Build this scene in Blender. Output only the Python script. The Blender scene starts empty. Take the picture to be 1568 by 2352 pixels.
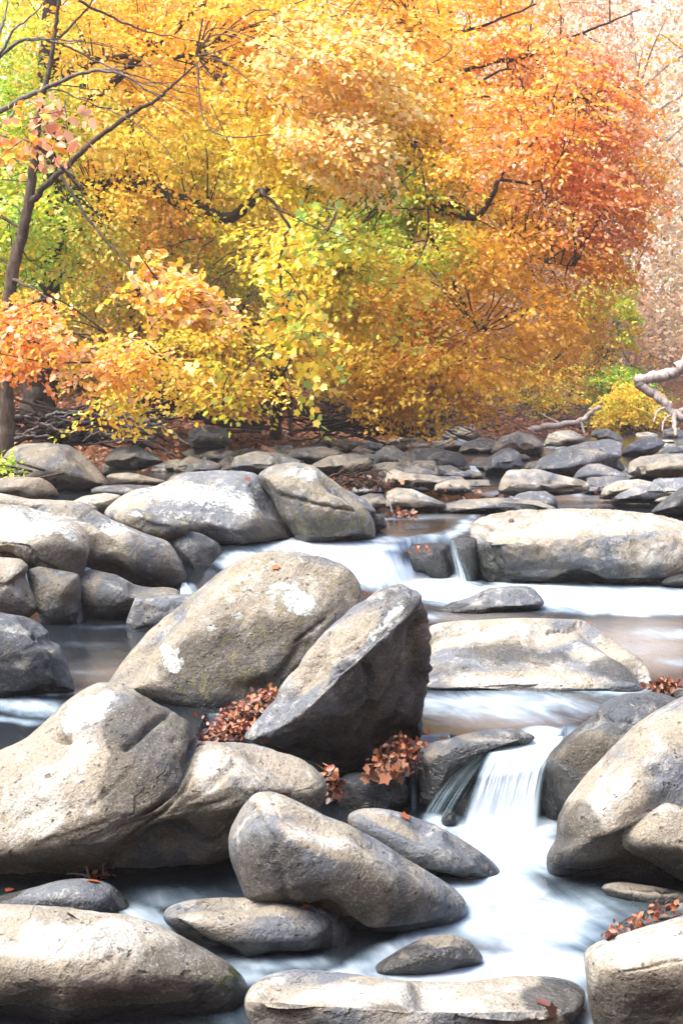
import bpy, bmesh, math, random
import numpy as np

# ------------------------------------------------------------------ camera, sky, sun, exposure
SC = bpy.context.scene
COL = SC.collection
R = math.radians
CAMZ, FPX, HOR = 2.2, 1568 * 50 / 24, 905.0
PIT = math.atan((1176 - HOR) / FPX)
SP, CP = math.sin(PIT), math.cos(PIT)

cam_d = bpy.data.cameras.new('camera')
cam = bpy.data.objects.new('camera', cam_d); COL.objects.link(cam)
cam.location = (0, 0, CAMZ); cam.rotation_euler = (R(90) - PIT, 0, 0)
cam_d.sensor_fit = 'HORIZONTAL'; cam_d.sensor_width = 24; cam_d.lens = 50
cam_d.clip_start = 0.05; cam_d.clip_end = 1000
cam_d.dof.use_dof = True; cam_d.dof.focus_distance = 8.5; cam_d.dof.aperture_fstop = 9
SC.camera = cam

SUN_EL, SUN_AZ = R(60), R(-118)       # azimuth: clockwise from +Y
W = bpy.data.worlds.new('World'); SC.world = W; W.use_nodes = True
wn = W.node_tree.nodes; wl_ = W.node_tree.links
sky = wn.new('ShaderNodeTexSky'); sky.sky_type = 'NISHITA'; sky.sun_disc = False
sky.sun_elevation = SUN_EL; sky.sun_rotation = SUN_AZ
sky.air_density = 1.0; sky.dust_density = 3.0; sky.ozone_density = 0.6
wn['Background'].inputs['Strength'].default_value = 0.105
wl_.new(sky.outputs['Color'], wn['Background'].inputs['Color'])
sd = bpy.data.lights.new('sun', 'SUN'); sd.energy = 1.2; sd.angle = R(42); sd.color = (1, .97, .92)
sun = bpy.data.objects.new('sun', sd); COL.objects.link(sun)
sun.rotation_euler = (R(90) - SUN_EL, 0, -SUN_AZ + math.pi)
# the lamp shines along its local -Z; point it from the sun's place
sun.rotation_euler = (math.pi / 2 - SUN_EL, 0, math.pi - SUN_AZ)
SC.view_settings.view_transform = 'Standard'; SC.view_settings.look = 'None'
SC.view_settings.exposure = 2.8; SC.view_settings.gamma = 1
SC.view_settings.use_curve_mapping = False
try:
    SC.cycles.use_denoising = True
    SC.cycles.denoiser = 'OPENIMAGEDENOISE'
    SC.cycles.max_bounces = 8; SC.cycles.diffuse_bounces = 6; SC.cycles.glossy_bounces = 2
    SC.cycles.transmission_bounces = 3; SC.cycles.transparent_max_bounces = 6; SC.cycles.volume_bounces = 1
    SC.cycles.caustics_reflective = False; SC.cycles.caustics_refractive = False
except Exception:
    pass

# ------------------------------------------------------------------ maths helpers
def P3(X, Y, d):
    """the world point seen at photo place (X, Y) (frame 1568 x 2352) at forward distance d"""
    X = np.asarray(X, float); Y = np.asarray(Y, float); d = np.asarray(d, float)
    xc = (X - 784) / FPX; yc = -(Y - 1176) / FPX
    t = d / (CP + yc * SP)
    return np.stack(np.broadcast_arrays(xc * t, d + 0 * t, CAMZ + (yc * CP - SP) * t), -1)
def D2(p):
    """photo place of a world point"""
    dy = p[..., 1]; dz = p[..., 2] - CAMZ
    f = dy * CP - dz * SP; u = dy * SP + dz * CP
    return 784 + p[..., 0] / f * FPX, 1176 - u / f * FPX
def dep(Y, z):
    """forward distance at which photo row Y meets height z"""
    yc = -(Y - 1176) / FPX
    return (z - CAMZ) / (yc * CP - SP) * (CP + yc * SP)
def sst(a, b, x):
    t = np.clip((x - a) / (b - a), 0, 1); return t * t * (3 - 2 * t)

_rng = np.random.RandomState(7)
_perm = np.concatenate([_rng.permutation(256)] * 3)
_grad = _rng.normal(size=(256, 3)); _grad /= np.linalg.norm(_grad, axis=1)[:, None]
def pnoise(p):
    i = np.floor(p).astype(int); f = p - i; u = f * f * f * (f * (f * 6 - 15) + 10); i &= 255
    out = 0
    for a in (0, 1):
        for b in (0, 1):
            for c in (0, 1):
                h = _perm[_perm[_perm[i[:, 0] + a] + i[:, 1] + b] + i[:, 2] + c]
                g = _grad[h]
                dt = g[:, 0] * (f[:, 0] - a) + g[:, 1] * (f[:, 1] - b) + g[:, 2] * (f[:, 2] - c)
                w = (u[:, 0] if a else 1 - u[:, 0]) * (u[:, 1] if b else 1 - u[:, 1]) * (u[:, 2] if c else 1 - u[:, 2])
                out = out + dt * w
    return out
def fbm(p, o=4, g=.5):
    s = 0; a = 1; t = 0
    for k in range(o):
        s = s + a * pnoise(p * 2 ** k + k * 17.3); t += a; a *= g
    return s / t * 1.6

def mk_mesh(name, V, F, mat=None, attrs=None, smooth=True):
    """V (n,3); F (m,k) int array or list of lists"""
    me = bpy.data.meshes.new(name)
    V = np.asarray(V, np.float32)
    if isinstance(F, np.ndarray):
        m, k = F.shape
        me.vertices.add(len(V)); me.vertices.foreach_set('co', V.ravel())
        me.loops.add(m * k); me.loops.foreach_set('vertex_index', F.astype(np.int32).ravel())
        me.polygons.add(m); me.polygons.foreach_set('loop_start', np.arange(m, dtype=np.int32) * k)
    else:
        me.from_pydata(V.tolist(), [], F)
    me.update(calc_edges=True)
    if smooth:
        me.polygons.foreach_set('use_smooth', np.ones(len(me.polygons), bool))
    for an, av in (attrs or {}).items():
        a = me.color_attributes.new(an, 'FLOAT_COLOR', 'POINT')
        av = np.asarray(av, np.float32)
        if av.shape[1] == 3: av = np.concatenate([av, np.ones((len(av), 1), np.float32)], 1)
        a.data.foreach_set('color', av.ravel())
    if mat: me.materials.append(mat)
    return me
def tag(o, label=None, cat=None, group=None, kind=None):
    if label: o['label'] = label
    if cat: o['category'] = cat
    if group: o['group'] = group
    if kind: o['kind'] = kind
    return o
def link(name, me, parent=None, loc=(0, 0, 0)):
    o = bpy.data.objects.new(name, me); COL.objects.link(o); o.location = loc
    if parent: o.parent = parent
    return o
def empty(name, loc, label=None, cat=None, group=None):
    o = bpy.data.objects.new(name, None); COL.objects.link(o); o.location = loc
    o.empty_display_size = .1
    return tag(o, label, cat, group)

# ------------------------------------------------------------------ materials
class N:
    def __init__(s, name):
        s.m = bpy.data.materials.new(name); s.m.use_nodes = True
        s.t = s.m.node_tree; s.t.nodes.clear()
        s.out = s.n('ShaderNodeOutputMaterial')
    def n(s, typ, **kw):
        nd = s.t.nodes.new(typ)
        for k, v in kw.items(): setattr(nd, k, v)
        return nd
    def set(s, sock, v):
        if isinstance(v, bpy.types.NodeSocket): s.t.links.new(v, sock)
        elif isinstance(v, (tuple, list)) and len(v) == 3 and sock.type == 'RGBA': sock.default_value = (*v, 1)
        else: sock.default_value = v
    def math(s, op, a, b=0.5, c=None, clamp=False):
        nd = s.n('ShaderNodeMath', operation=op, use_clamp=clamp)
        s.set(nd.inputs[0], a); s.set(nd.inputs[1], b)
        if c is not None: s.set(nd.inputs[2], c)
        return nd.outputs[0]
    def mix(s, f, a, b, bt='MIX'):
        nd = s.n('ShaderNodeMix', data_type='RGBA', blend_type=bt)
        s.set(nd.inputs[0], f); s.set(nd.inputs[6], a); s.set(nd.inputs[7], b)
        return nd.outputs[2]
    def noise(s, vec, sc, det=4, rough=.55, dist=0, col=False):
        nd = s.n('ShaderNodeTexNoise'); s.set(nd.inputs['Vector'], vec)
        nd.inputs['Scale'].default_value = sc; nd.inputs['Detail'].default_value = det
        nd.inputs['Roughness'].default_value = rough; nd.inputs['Distortion'].default_value = dist
        return nd.outputs['Color' if col else 'Fac']
    def vor(s, vec, sc, feature='F1', out='Distance', rnd=1):
        nd = s.n('ShaderNodeTexVoronoi', feature=feature); s.set(nd.inputs['Vector'], vec)
        nd.inputs['Scale'].default_value = sc; nd.inputs['Randomness'].default_value = rnd
        return nd.outputs[out]
    def ramp(s, v, a, b, lo=0., hi=1.):
        nd = s.n('ShaderNodeMapRange'); nd.interpolation_type = 'SMOOTHSTEP'
        s.set(nd.inputs[0], v); s.set(nd.inputs[1], a); s.set(nd.inputs[2], b)
        nd.inputs[3].default_value = lo; nd.inputs[4].default_value = hi
        return nd.outputs[0]
    def attr(s, name):
        nd = s.n('ShaderNodeAttribute', attribute_name=name)
        sp = s.n('ShaderNodeSeparateColor'); s.t.links.new(nd.outputs['Color'], sp.inputs[0])
        return nd.outputs['Color'], sp.outputs[0], sp.outputs[1], sp.outputs[2], nd.outputs['Alpha']
    def obj(s, rand=True, scale=(1, 1, 1)):
        tc = s.n('ShaderNodeTexCoord').outputs['Object']
        if rand:
            oi = s.n('ShaderNodeObjectInfo').outputs['Random']
            mu = s.n('ShaderNodeVectorMath', operation='SCALE'); mu.inputs[0].default_value = (37, 51, 23); s.set(mu.inputs[3], oi)
            ad = s.n('ShaderNodeVectorMath', operation='ADD'); s.set(ad.inputs[0], tc); s.set(ad.inputs[1], mu.outputs[0])
            tc = ad.outputs[0]
        if scale != (1, 1, 1):
            mp = s.n('ShaderNodeVectorMath', operation='MULTIPLY'); s.set(mp.inputs[0], tc); mp.inputs[1].default_value = scale
            tc = mp.outputs[0]
        return tc
    def bump(s, h, st, dist, nrm=None):
        nd = s.n('ShaderNodeBump'); nd.inputs['Strength'].default_value = st; nd.inputs['Distance'].default_value = dist
        s.set(nd.inputs['Height'], h)
        if nrm: s.set(nd.inputs['Normal'], nrm)
        return nd.outputs[0]
    def bsdf(s, col, rough, nrm=None, spec=.5, **kw):
        nd = s.n('ShaderNodeBsdfPrincipled')
        s.set(nd.inputs['Base Color'], col); s.set(nd.inputs['Roughness'], rough)
        s.set(nd.inputs['Specular IOR Level'], spec)
        if nrm: s.set(nd.inputs['Normal'], nrm)
        for k, v in kw.items(): s.set(nd.inputs[k], v)
        return nd.outputs[0]
    def done(s, sh): s.t.links.new(sh, s.out.inputs['Surface']); return s.m

def rock_material():
    # msk: R lichen, G dark stain with painted shade, B moss, A tan      ms2: R small lichen spots, G value, B wet
    s = N('river_rock'); v = s.obj()
    _, lich, dark, moss, tan = s.attr('msk'); _, spots, val, wet, _a = s.attr('ms2')
    n1 = s.noise(v, 1.9, 5, .6, .4); n2 = s.noise(v, 7.5, 6, .65, .3); n3 = s.noise(v, 42, 4, .7); n4 = s.noise(v, 95, 4, .75)
    tanf = s.ramp(s.math('ADD', s.math('MULTIPLY', tan, .9), s.math('MULTIPLY', s.math('SUBTRACT', n1, .5), 2.6)), .22, .72)
    c = s.mix(tanf, (.108, .116, .127), (.238, .208, .158))
    pale = s.ramp(s.math('ADD', s.math('ADD', n2, s.math('MULTIPLY', n3, .35)), s.math('MULTIPLY', s.math('MAXIMUM', s.math('SUBTRACT', tan, 1), 0), .42)), .68, .86)
    c = s.mix(s.math('MULTIPLY', pale, .75), c, (.385, .37, .325))
    # brown-grey staining, plus shade painted on undersides by the dark mask
    st = s.ramp(s.math('ADD', s.noise(v, 3.3, 7, .68, .6), s.math('MULTIPLY', dark, .6)), .53, .74)
    c = s.mix(s.math('MULTIPLY', st, .72), c, (.038, .034, .028))
    # grain
    c = s.mix(s.ramp(n4, .54, .68, 0, .55), c, s.mix(tanf, (.26, .26, .25), (.42, .36, .27)))
    c = s.mix(s.ramp(n4, .46, .36, 0, .6), c, (.045, .042, .037))
    pit = s.ramp(s.noise(v, 26, 2, .5), .66, .74)
    c = s.mix(s.math('MULTIPLY', pit, .6), c, (.035, .033, .03))
    # yellow-olive lichen
    ol = s.ramp(s.math('ADD', s.noise(v, 9, 6, .7, .5), s.math('MULTIPLY', spots, .12)), .63, .69)
    c = s.mix(s.math('MULTIPLY', ol, s.math('MULTIPLY', spots, .75)), c, (.17, .15, .07))
    # pale lichen: painted patches and scattered rosettes
    ln = s.noise(v, 21, 9, .78, .5)
    lm = s.ramp(s.math('ADD', s.math('MULTIPLY', lich, .50), ln), .75, .80)
    sp = s.ramp(s.math('ADD', s.noise(v, 13, 8, .75, 1.2), s.math('MULTIPLY', spots, .10)), .70, .75)
    sp = s.math('MULTIPLY', sp, s.ramp(spots, .05, .4))
    lm = s.math('MAXIMUM', lm, sp)
    c = s.mix(s.math('MULTIPLY', lm, .92), c, s.mix(n3, (.26, .28, .245), (.50, .52, .48)))
    # hairline fractures and the dip of the beds
    wv = s.n('ShaderNodeVectorMath', operation='ADD'); s.set(wv.inputs[0], v)
    w2 = s.n('ShaderNodeVectorMath', operation='SCALE'); s.set(w2.inputs[0], s.noise(v, 3.5, 4, .6, 0, True)); w2.inputs[3].default_value = .35; s.set(wv.inputs[1], w2.outputs[0])
    rt = s.n('ShaderNodeVectorRotate', rotation_type='Y_AXIS'); s.set(rt.inputs['Vector'], wv.outputs[0]); rt.inputs['Angle'].default_value = R(38)
    mv = s.n('ShaderNodeVectorMath', operation='MULTIPLY'); s.set(mv.inputs[0], rt.outputs[0]); mv.inputs[1].default_value = (.45, .5, 2.6)
    bed = s.noise(mv.outputs[0], 3.2, 7, .62, .2)
    cr = s.ramp(s.vor(mv.outputs[0], 1.5, 'DISTANCE_TO_EDGE'), .0, .012, 1, 0)
    cr = s.math('MULTIPLY', cr, s.ramp(s.noise(v, 1.7, 3, .5), .56, .66))
    c = s.mix(s.math('MULTIPLY', cr, .35), c, (.02, .018, .015))
    c = s.mix(s.ramp(bed, .56, .70, 0, .45), c, (.05, .045, .036))
    # value
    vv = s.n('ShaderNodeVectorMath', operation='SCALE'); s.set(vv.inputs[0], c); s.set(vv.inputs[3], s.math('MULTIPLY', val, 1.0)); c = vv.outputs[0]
    # moss and wetness
    mm = s.ramp(s.math('ADD', moss, s.math('MULTIPLY', s.math('SUBTRACT', s.noise(v, 22, 6, .75), .5), 2.4)), .45, .8)
    c = s.mix(s.math('MULTIPLY', mm, .9), c, s.mix(n3, (.012, .02, .004), (.06, .085, .014)))
    wm = s.ramp(s.math('ADD', wet, s.math('MULTIPLY', s.math('SUBTRACT', n2, .5), .9)), .12, .4)
    c = s.mix(wm, c, s.mix(.80, c, (.006, .007, .007)))
    rgh = s.math('SUBTRACT', .82, s.math('MULTIPLY', wm, .60))
    h = s.math('ADD', s.math('MULTIPLY', n4, .35), s.math('ADD', s.math('MULTIPLY', n3, .9), s.math('MULTIPLY', n2, 2.2)))
    h = s.math('SUBTRACT', h, s.math('MULTIPLY', cr, .6)); h = s.math('ADD', h, s.math('MULTIPLY', bed, 2.6)); h = s.math('SUBTRACT', h, s.math('MULTIPLY', pit, .9)); h = s.math('ADD', h, s.math('MULTIPLY', lm, .35)); h = s.math('ADD', h, s.math('MULTIPLY', mm, .8))
    b = s.bump(h, .85, .016)
    return s.done(s.bsdf(c, rgh, b, s.math('ADD', .15, s.math('MULTIPLY', wm, .4))))

def leaf_material(name, tr=.45, gloss=.12):
    s = N(name); c, *_ = s.attr('col')
    d = s.n('ShaderNodeBsdfDiffuse'); s.set(d.inputs[0], c)
    t = s.n('ShaderNodeBsdfTranslucent'); s.set(t.inputs[0], c)
    g = s.n('ShaderNodeBsdfGlossy'); g.inputs['Roughness'].default_value = .45; g.inputs[0].default_value = (.9, .9, .9, 1)
    m = s.n('ShaderNodeMixShader'); m.inputs[0].default_value = tr
    s.t.links.new(d.outputs[0], m.inputs[1]); s.t.links.new(t.outputs[0], m.inputs[2])
    m2 = s.n('ShaderNodeMixShader'); m2.inputs[0].default_value = gloss * .5
    s.t.links.new(m.outputs[0], m2.inputs[1]); s.t.links.new(g.outputs[0], m2.inputs[2])
    return s.done(m2.outputs[0])

def bark_material(name, c1, c2, sc=1):
    s = N(name); v = s.obj(True, (1, 1, .25)); n = s.noise(v, 26 * sc, 6, .7, .3); n2 = s.noise(s.obj(), 3, 5, .6)
    c = s.mix(s.ramp(n, .35, .68), c1, c2)
    c = s.mix(s.ramp(n2, .55, .72, 0, .5), c, tuple(min(1, k * 1.9) for k in c2))
    return s.done(s.bsdf(c, .9, s.bump(n, .8, .02), .2))

def ground_material():
    s = N('leaf_litter_soil'); v = s.obj(False)
    n = s.noise(v, 1.2, 6, .65); a = s.vor(v, 11, 'F1', 'Color'); b = s.vor(v, 11, 'F1', 'Distance')
    sp = s.n('ShaderNodeSeparateColor'); s.set(sp.inputs[0], a)
    c = s.mix(sp.outputs[0], (.05, .022, .012), (.18, .075, .036))
    c = s.mix(s.ramp(sp.outputs[1], .75, .85), c, (.24, .13, .06))
    c = s.mix(s.ramp(n, .52, .72, 0, .7), c, (.022, .015, .010))
    return s.done(s.bsdf(c, .9, s.bump(b, .9, .06), .15))

def water_material():
    # wat: R foam, G tan water and painted warm reflection, B dark blue depth
    s = N('stream_water'); v = s.obj(False)
    _, foam, tanw, _b, _a = s.attr('wat')
    ro = s.n('ShaderNodeVectorRotate', rotation_type='Z_AXIS'); s.set(ro.inputs['Vector'], v); ro.inputs['Angle'].default_value = R(-22)
    mp = s.n('ShaderNodeVectorMath', operation='MULTIPLY'); s.set(mp.inputs[0], ro.outputs[0]); mp.inputs[1].default_value = (2.1, .5, 1)
    st = s.noise(mp.outputs[0], 2.3, 5, .55, 1.2)
    st2 = s.noise(v, 2.4, 4, .5, .5)
    f = s.math('ADD', foam, s.math('MULTIPLY', s.math('SUBTRACT', st, .5), s.math('MULTIPLY', s.ramp(foam, 0, .35), .7)))
    f = s.math('ADD', f, s.math('MULTIPLY', s.math('SUBTRACT', st2, .5), s.math('MULTIPLY', s.ramp(foam, 0, .4), .5)))
    f = s.ramp(f, -.05, 1.1, 0, .97)
    c = s.mix(tanw, (.008, .010, .012), (.21, .19, .172))
    nb = s.bump(s.noise(mp.outputs[0], 5, 3, .5, .6), .25, .02)
    w = s.bsdf(c, .16, nb, .6)
    fo = s.bsdf(s.mix(s.ramp(s.math('ADD', s.math('MULTIPLY', st2, .5), s.math('MULTIPLY', st, .5)), .38, .62), s.mix(f, (.17, .26, .33), (.40, .48, .54)), s.mix(f, (.22, .31, .38), (.58, .63, .67))), .75, None, .2)
    m = s.n('ShaderNodeMixShader'); s.set(m.inputs[0], f); s.t.links.new(w, m.inputs[1]); s.t.links.new(fo, m.inputs[2])
    return s.done(m.outputs[0])

def fall_material():
    # wat: R density, G along-fall coordinate, B across coordinate
    s = N('falling_water'); _, dn, g, b, _a = s.attr('wat')
    late = s.ramp(g, .22, .55, .25, 1)
    cv = s.n('ShaderNodeCombineXYZ'); s.set(cv.inputs[0], s.math('MULTIPLY', b, 1.0)); s.set(cv.inputs[1], s.math('MULTIPLY', g, .035))
    st = s.noise(cv.outputs[0], 11, 3, .45, .15); st2 = s.noise(cv.outputs[0], 6, 3, .5, .15)
    al = s.math('ADD', dn, s.math('MULTIPLY', s.math('SUBTRACT', s.math('ADD', s.math('MULTIPLY', st, .5), s.math('MULTIPLY', st2, .6)), .55), s.math('MULTIPLY', late, 1.7)))
    al = s.ramp(al, .05, 1.15)
    col = s.mix(al, (.13, .23, .27), (.60, .64, .67))
    col = s.mix(s.math('MULTIPLY', s.ramp(g, .05, .3), s.ramp(g, .62, .42)), col, s.mix(st2, (.20, .30, .35), (.46, .54, .58)))
    fo = s.bsdf(col, .55, s.bump(st, .2, .015), .35)
    tr = s.n('ShaderNodeBsdfTransparent')
    m = s.n('ShaderNodeMixShader'); s.set(m.inputs[0], s.math('MULTIPLY', al, .96, clamp=True)); s.t.links.new(tr.outputs[0], m.inputs[1]); s.t.links.new(fo, m.inputs[2])
    return s.done(m.outputs[0])

M_ROCK = rock_material()
M_LEAF = leaf_material('autumn_leaf', .5, .08)
M_DRY = leaf_material('dry_leaf', .12, .08)
M_BARK = bark_material('brown_bark', (.03, .022, .016), (.10, .072, .052))
M_GREYBARK = bark_material('grey_bark', (.07, .064, .06), (.19, .17, .155))
M_HAZEBARK = bark_material('haze_paled_bark', (.20, .15, .13), (.40, .33, .29))  # bark lightened so far trunks look faded by haze
M_DARKBARK = bark_material('dark_bark', (.013, .009, .008), (.05, .035, .027))
M_PALEWOOD = bark_material('bleached_wood', (.26, .21, .18), (.50, .44, .40))
M_REDWOOD = bark_material('fresh_split_wood', (.22, .12, .075), (.36, .23, .16))
M_GROUND = ground_material()
M_WATER = water_material()
M_FALL = fall_material()

# ------------------------------------------------------------------ terrain and water
LEV = [(-50, 0.), (7.42, 0.), (7.62, .35), (12.55, .35), (13.55, .76), (19.3, .76), (20.2, .88), (25, .9), (27, 1.), (34, 1.02), (37, 1.08), (400, 1.1)]
def level(y):
    return np.interp(y, [a for a, b in LEV], [b for a, b in LEV])
BK = [(-20, -6.5), (8, -5.2), (14, -4.3), (20, -4.7), (24, -3.5), (28, -1.4), (32, 1.2), (36, 4.0), (42, 9.), (50, 16.), (60, 26.), (400, 60.)]
def bank_d(x, y):
    xb = np.interp(y, [a for a, b in BK], [b for a, b in BK])
    return (xb - x) * .75
def ground_z(x, y):
    b = bank_d(x, y)
    z = level(y - np.where(y < 19, 1.6, .3)) - .32
    z = z + sst(-.6, .9, b) * .62
    z = z + np.clip(b - .6, 0, 8) * .14 + np.clip(b - 7, 0, 60) * .36
    far = np.clip(y - 62, 0, 120); z = z + far * .16 * sst(0, 6, b)
    rb = x - (5.5 + np.clip(y, 0, 60) * .33)     # right bank, mostly out of frame
    z = np.where(b < -1, z + np.clip(rb, 0, 60) * .6 * sst(0, 2, rb), z)  # bank slope steepened out of frame to block low sky light
    z = z + np.clip(-9 - y, 0, 50) * .62  # unseen hill added behind the camera to cut off low sky
    p = np.stack([x, y, 0 * x], -1).reshape(-1, 3)
    n = fbm(p * .35, 3).reshape(x.shape) * .35 * sst(.5, 6, np.abs(b)) * (b > 0) + fbm(p * 1.7, 3).reshape(x.shape) * .06
    return z + n
def grid_faces(nr, nc):
    i = np.arange(nr - 1)[:, None] * nc + np.arange(nc - 1)[None]
    return np.stack([i, i + 1, i + 1 + nc, i + nc], -1).reshape(-1, 4)

ys = np.concatenate([np.linspace(-60, -13, 16), np.linspace(-12, 3, 12), np.linspace(3.4, 20, 100), np.linspace(20.3, 60, 130), np.linspace(61, 150, 60)])
xs = np.concatenate([np.linspace(-75, -17, 26), np.linspace(-16, 18, 180), np.linspace(19, 75, 26)])
gx, gy = np.meshgrid(xs, ys)
V = np.stack([gx, gy, ground_z(gx, gy)], -1).reshape(-1, 3)
o = link('ground', mk_mesh('ground', V, grid_faces(len(ys), len(xs)), M_GROUND)); tag(o, kind='structure')

def blobs(X, Y, L):
    out = np.zeros_like(X)
    for b in L:
        x, y, rx, ry, a = b[:5]; an = R(b[5]) if len(b) > 5 else 0
        dx, dy = X - x, Y - y
        u = (dx * math.cos(an) + dy * math.sin(an)) / rx; v = (-dx * math.sin(an) + dy * math.cos(an)) / ry
        out = np.maximum(out, a * np.clip(1.35 - np.sqrt(u * u + v * v), 0, 1) ** .8 if a > 0 else out)
        if a < 0: out = out * (1 + a * np.clip(1.35 - np.sqrt(u * u + v * v), 0, 1))
    return out
FOAM = [  # photo place, radii, strength, turn
    (1150, 1960, 150, 75, 1.0), (1165, 1905, 130, 30, 1.1), (1120, 2040, 130, 60, .95), (1220, 2120, 220, 75, .72), (1330, 2080, 160, 40, .45),
    (1200, 2225, 260, 45, .95), (1100, 2120, 130, 60, .8), (1050, 2240, 200, 25, .9), (950, 2170, 140, 25, .55, -20), (830, 2225, 110, 28, .5, -25), (1010, 1890, 40, 25, .9),
    (420, 2060, 120, 28, .38), (330, 2105, 70, 25, .55, 20), (560, 2030, 60, 30, .22), (640, 2215, 120, 24, .5), (560, 2240, 60, 30, .4),
    (1350, 2330, 50, 50, .7), (540, 2330, 50, 50, .3),
    # pool above the fall
    (1215, 1700, 110, 16, 1.2), (1270, 1680, 60, 14, .8), (1150, 1620, 230, 40, .55), (1400, 1585, 80, 14, .75), (1060, 1660, 120, 12, .2),
    # wide white band above the slab
    (1420, 1378, 230, 30, 1.15), (1250, 1355, 190, 18, 1.0), (1500, 1400, 160, 16, .9), (1040, 1362, 110, 16, 1.1), (1530, 1455, 100, 12, .4), (1450, 1490, 100, 14, .25), (1560, 1520, 60, 12, .4),
    (970, 1415, 60, 10, .35),
    # second cascade
    (800, 1290, 190, 44, 1.2, 16), (960, 1335, 190, 36, 1.2, 14), (640, 1255, 140, 14, .8), (560, 1285, 60, 25, .9), (770, 1258, 160, 14, .95), (900, 1240, 120, 10, .55), (1050, 1215, 60, 14, .55, -30), (1000, 1235, 70, 8, .5),
    (430, 1352, 16, 12, .9), (300, 1440, 110, 5, .25),
    # left pool foam
    (60, 1620, 120, 22, .62, 8), (30, 1655, 110, 9, .4, 5), (120, 1592, 60, 6, .9), (200, 1540, 60, 7, .18), (200, 1480, 60, 7, .12), (330, 1560, 40, 14, .3),
    # upper reaches
    (1010, 1172, 90, 7, .8), (1150, 1165, 140, 6, .45), (930, 1190, 120, 6, .35), (1080, 1082, 30, 8, .8), (1425, 1078, 16, 10, .6), (1170, 1135, 60, 8, .5), (1330, 1135, 60, 6, .4), (1050, 1128, 90, 5, .35),
]
TANW = [(1450, 1480, 160, 60, .9), (1100, 1660, 160, 28, .55), (1100, 1420, 130, 14, .6), (1400, 1150, 160, 12, .9), (960, 1185, 130, 10, .6), (1400, 1108, 130, 10, .7), (230, 1560, 90, 40, .25)]  # tan water tone, with warm foliage reflection painted in
ST1 = ([0, 430, 470, 950, 965, 1040, 1060, 1290, 1310, 1568], [6.95, 6.95, 8.0, 8.0, 7.5, 7.5, 7.42, 7.5, 7.7, 7.7], [7.1, 7.1, 8.15, 8.15, 7.65, 7.65, 7.50, 7.62, 7.85, 7.85])
ST2 = ([480, 780, 880, 915, 955, 1110, 1150, 1568], [12.1, 12.2, 12.6, 13.3, 14.2, 14.3, 14.6, 14.6], [13.7, 14.0, 14.15, 14.3, 14.45, 14.5, 14.9, 14.9])
def water_z(x, y):
    z = level(np.maximum(y, 16)) - .76
    X = 784 + x / y * FPX
    z = z + .76 - .41 * (1 - sst(np.interp(X, ST2[0], ST2[1]), np.interp(X, ST2[0], ST2[2]), y)) 
    t = np.clip((y - np.interp(X, ST1[0], ST1[1])) / (np.interp(X, ST1[0], ST1[2]) - np.interp(X, ST1[0], ST1[1])), 0, 1)
    inl = (X > 1050) & (X < 1300)
    z = z - .35 * (1 - t)
    return z
us = np.concatenate([np.linspace(-.9, -.29, 16)[:-1], np.linspace(-.29, .29, 380), np.linspace(.29, 1.3, 26)[1:]])
yr = np.concatenate([np.linspace(2.5, 7, 150), np.linspace(7.02, 8.3, 110), np.linspace(8.33, 12.2, 90), np.linspace(12.23, 14.2, 90), np.linspace(14.3, 22, 90), np.linspace(22.3, 62, 90)])
gu, gyy = np.meshgrid(us, yr); gxx = gu * gyy
wz = water_z(gxx, gyy)
pp = np.stack([gxx, gyy, 0 * gxx], -1).reshape(-1, 3)
casc = np.clip(1 - np.abs(wz - .55) / .21, 0, 1)
wz = wz + casc * fbm(pp * np.array([3, 1., 1]), 3).reshape(wz.shape) * .025
wz = wz + fbm(pp * 1.5, 3).reshape(wz.shape) * .008
wp = np.stack([gxx, gyy, wz], -1)
X, Y = D2(wp)
nz = fbm(np.stack([X / 90, Y / 40, 0 * X], -1).reshape(-1, 3), 3).reshape(X.shape)
foam = np.clip(blobs(X + nz * 30, Y + nz * 12, FOAM), 0, 1.2)
tanw = np.clip(blobs(X, Y, TANW), 0, 1)
A = np.stack([foam, tanw, 0 * foam], -1).reshape(-1, 3)
o = link('stream_water', mk_mesh('stream_water', wp.reshape(-1, 3), grid_faces(*gxx.shape), M_WATER, {'wat': A})); tag(o, kind='structure')

# ------------------------------------------------------------------ boulders
_ico = {}
def ico(l):
    if l not in _ico:
        bm = bmesh.new(); bmesh.ops.create_icosphere(bm, subdivisions=l, radius=1)
        bm.verts.ensure_lookup_table()
        _ico[l] = (np.array([v.co[:] for v in bm.verts]), np.array([[v.index for v in f.verts] for f in bm.faces]))
        bm.free()
    return _ico[l]
def radial(outline, c=None, sm=3):
    o_ = np.array(outline, float)
    if c is None: c = ((o_[:, 0].min() + o_[:, 0].max()) / 2, (o_[:, 1].min() + o_[:, 1].max()) / 2)
    q = np.concatenate([o_, o_[:1]]); seg = np.linspace(0, 1, 40, endpoint=False)
    pts = np.concatenate([q[i] + (q[i + 1] - q[i]) * seg[:, None] for i in range(len(o_))])
    d = pts - np.array(c); th = np.arctan2(d[:, 1], d[:, 0]); r = np.hypot(d[:, 0], d[:, 1])
    n = 360; b = ((th + math.pi) / (2 * math.pi) * n).astype(int) % n
    rr = np.zeros(n); np.maximum.at(rr, b, r)
    ok = rr > 0; idx = np.arange(n); rr = np.interp(idx, idx[ok], rr[ok], period=n)
    if sm:
        k = np.exp(-.5 * (np.arange(-3 * sm, 3 * sm + 1) / sm) ** 2); k /= k.sum()
        rr = np.convolve(np.concatenate([rr[-3 * sm:], rr, rr[:3 * sm]]), k, 'valid')
    def f(t):
        return np.interp(((t + math.pi) / (2 * math.pi) * n) - .5, idx, rr, period=n)
    return np.array(c, float), f
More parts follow.
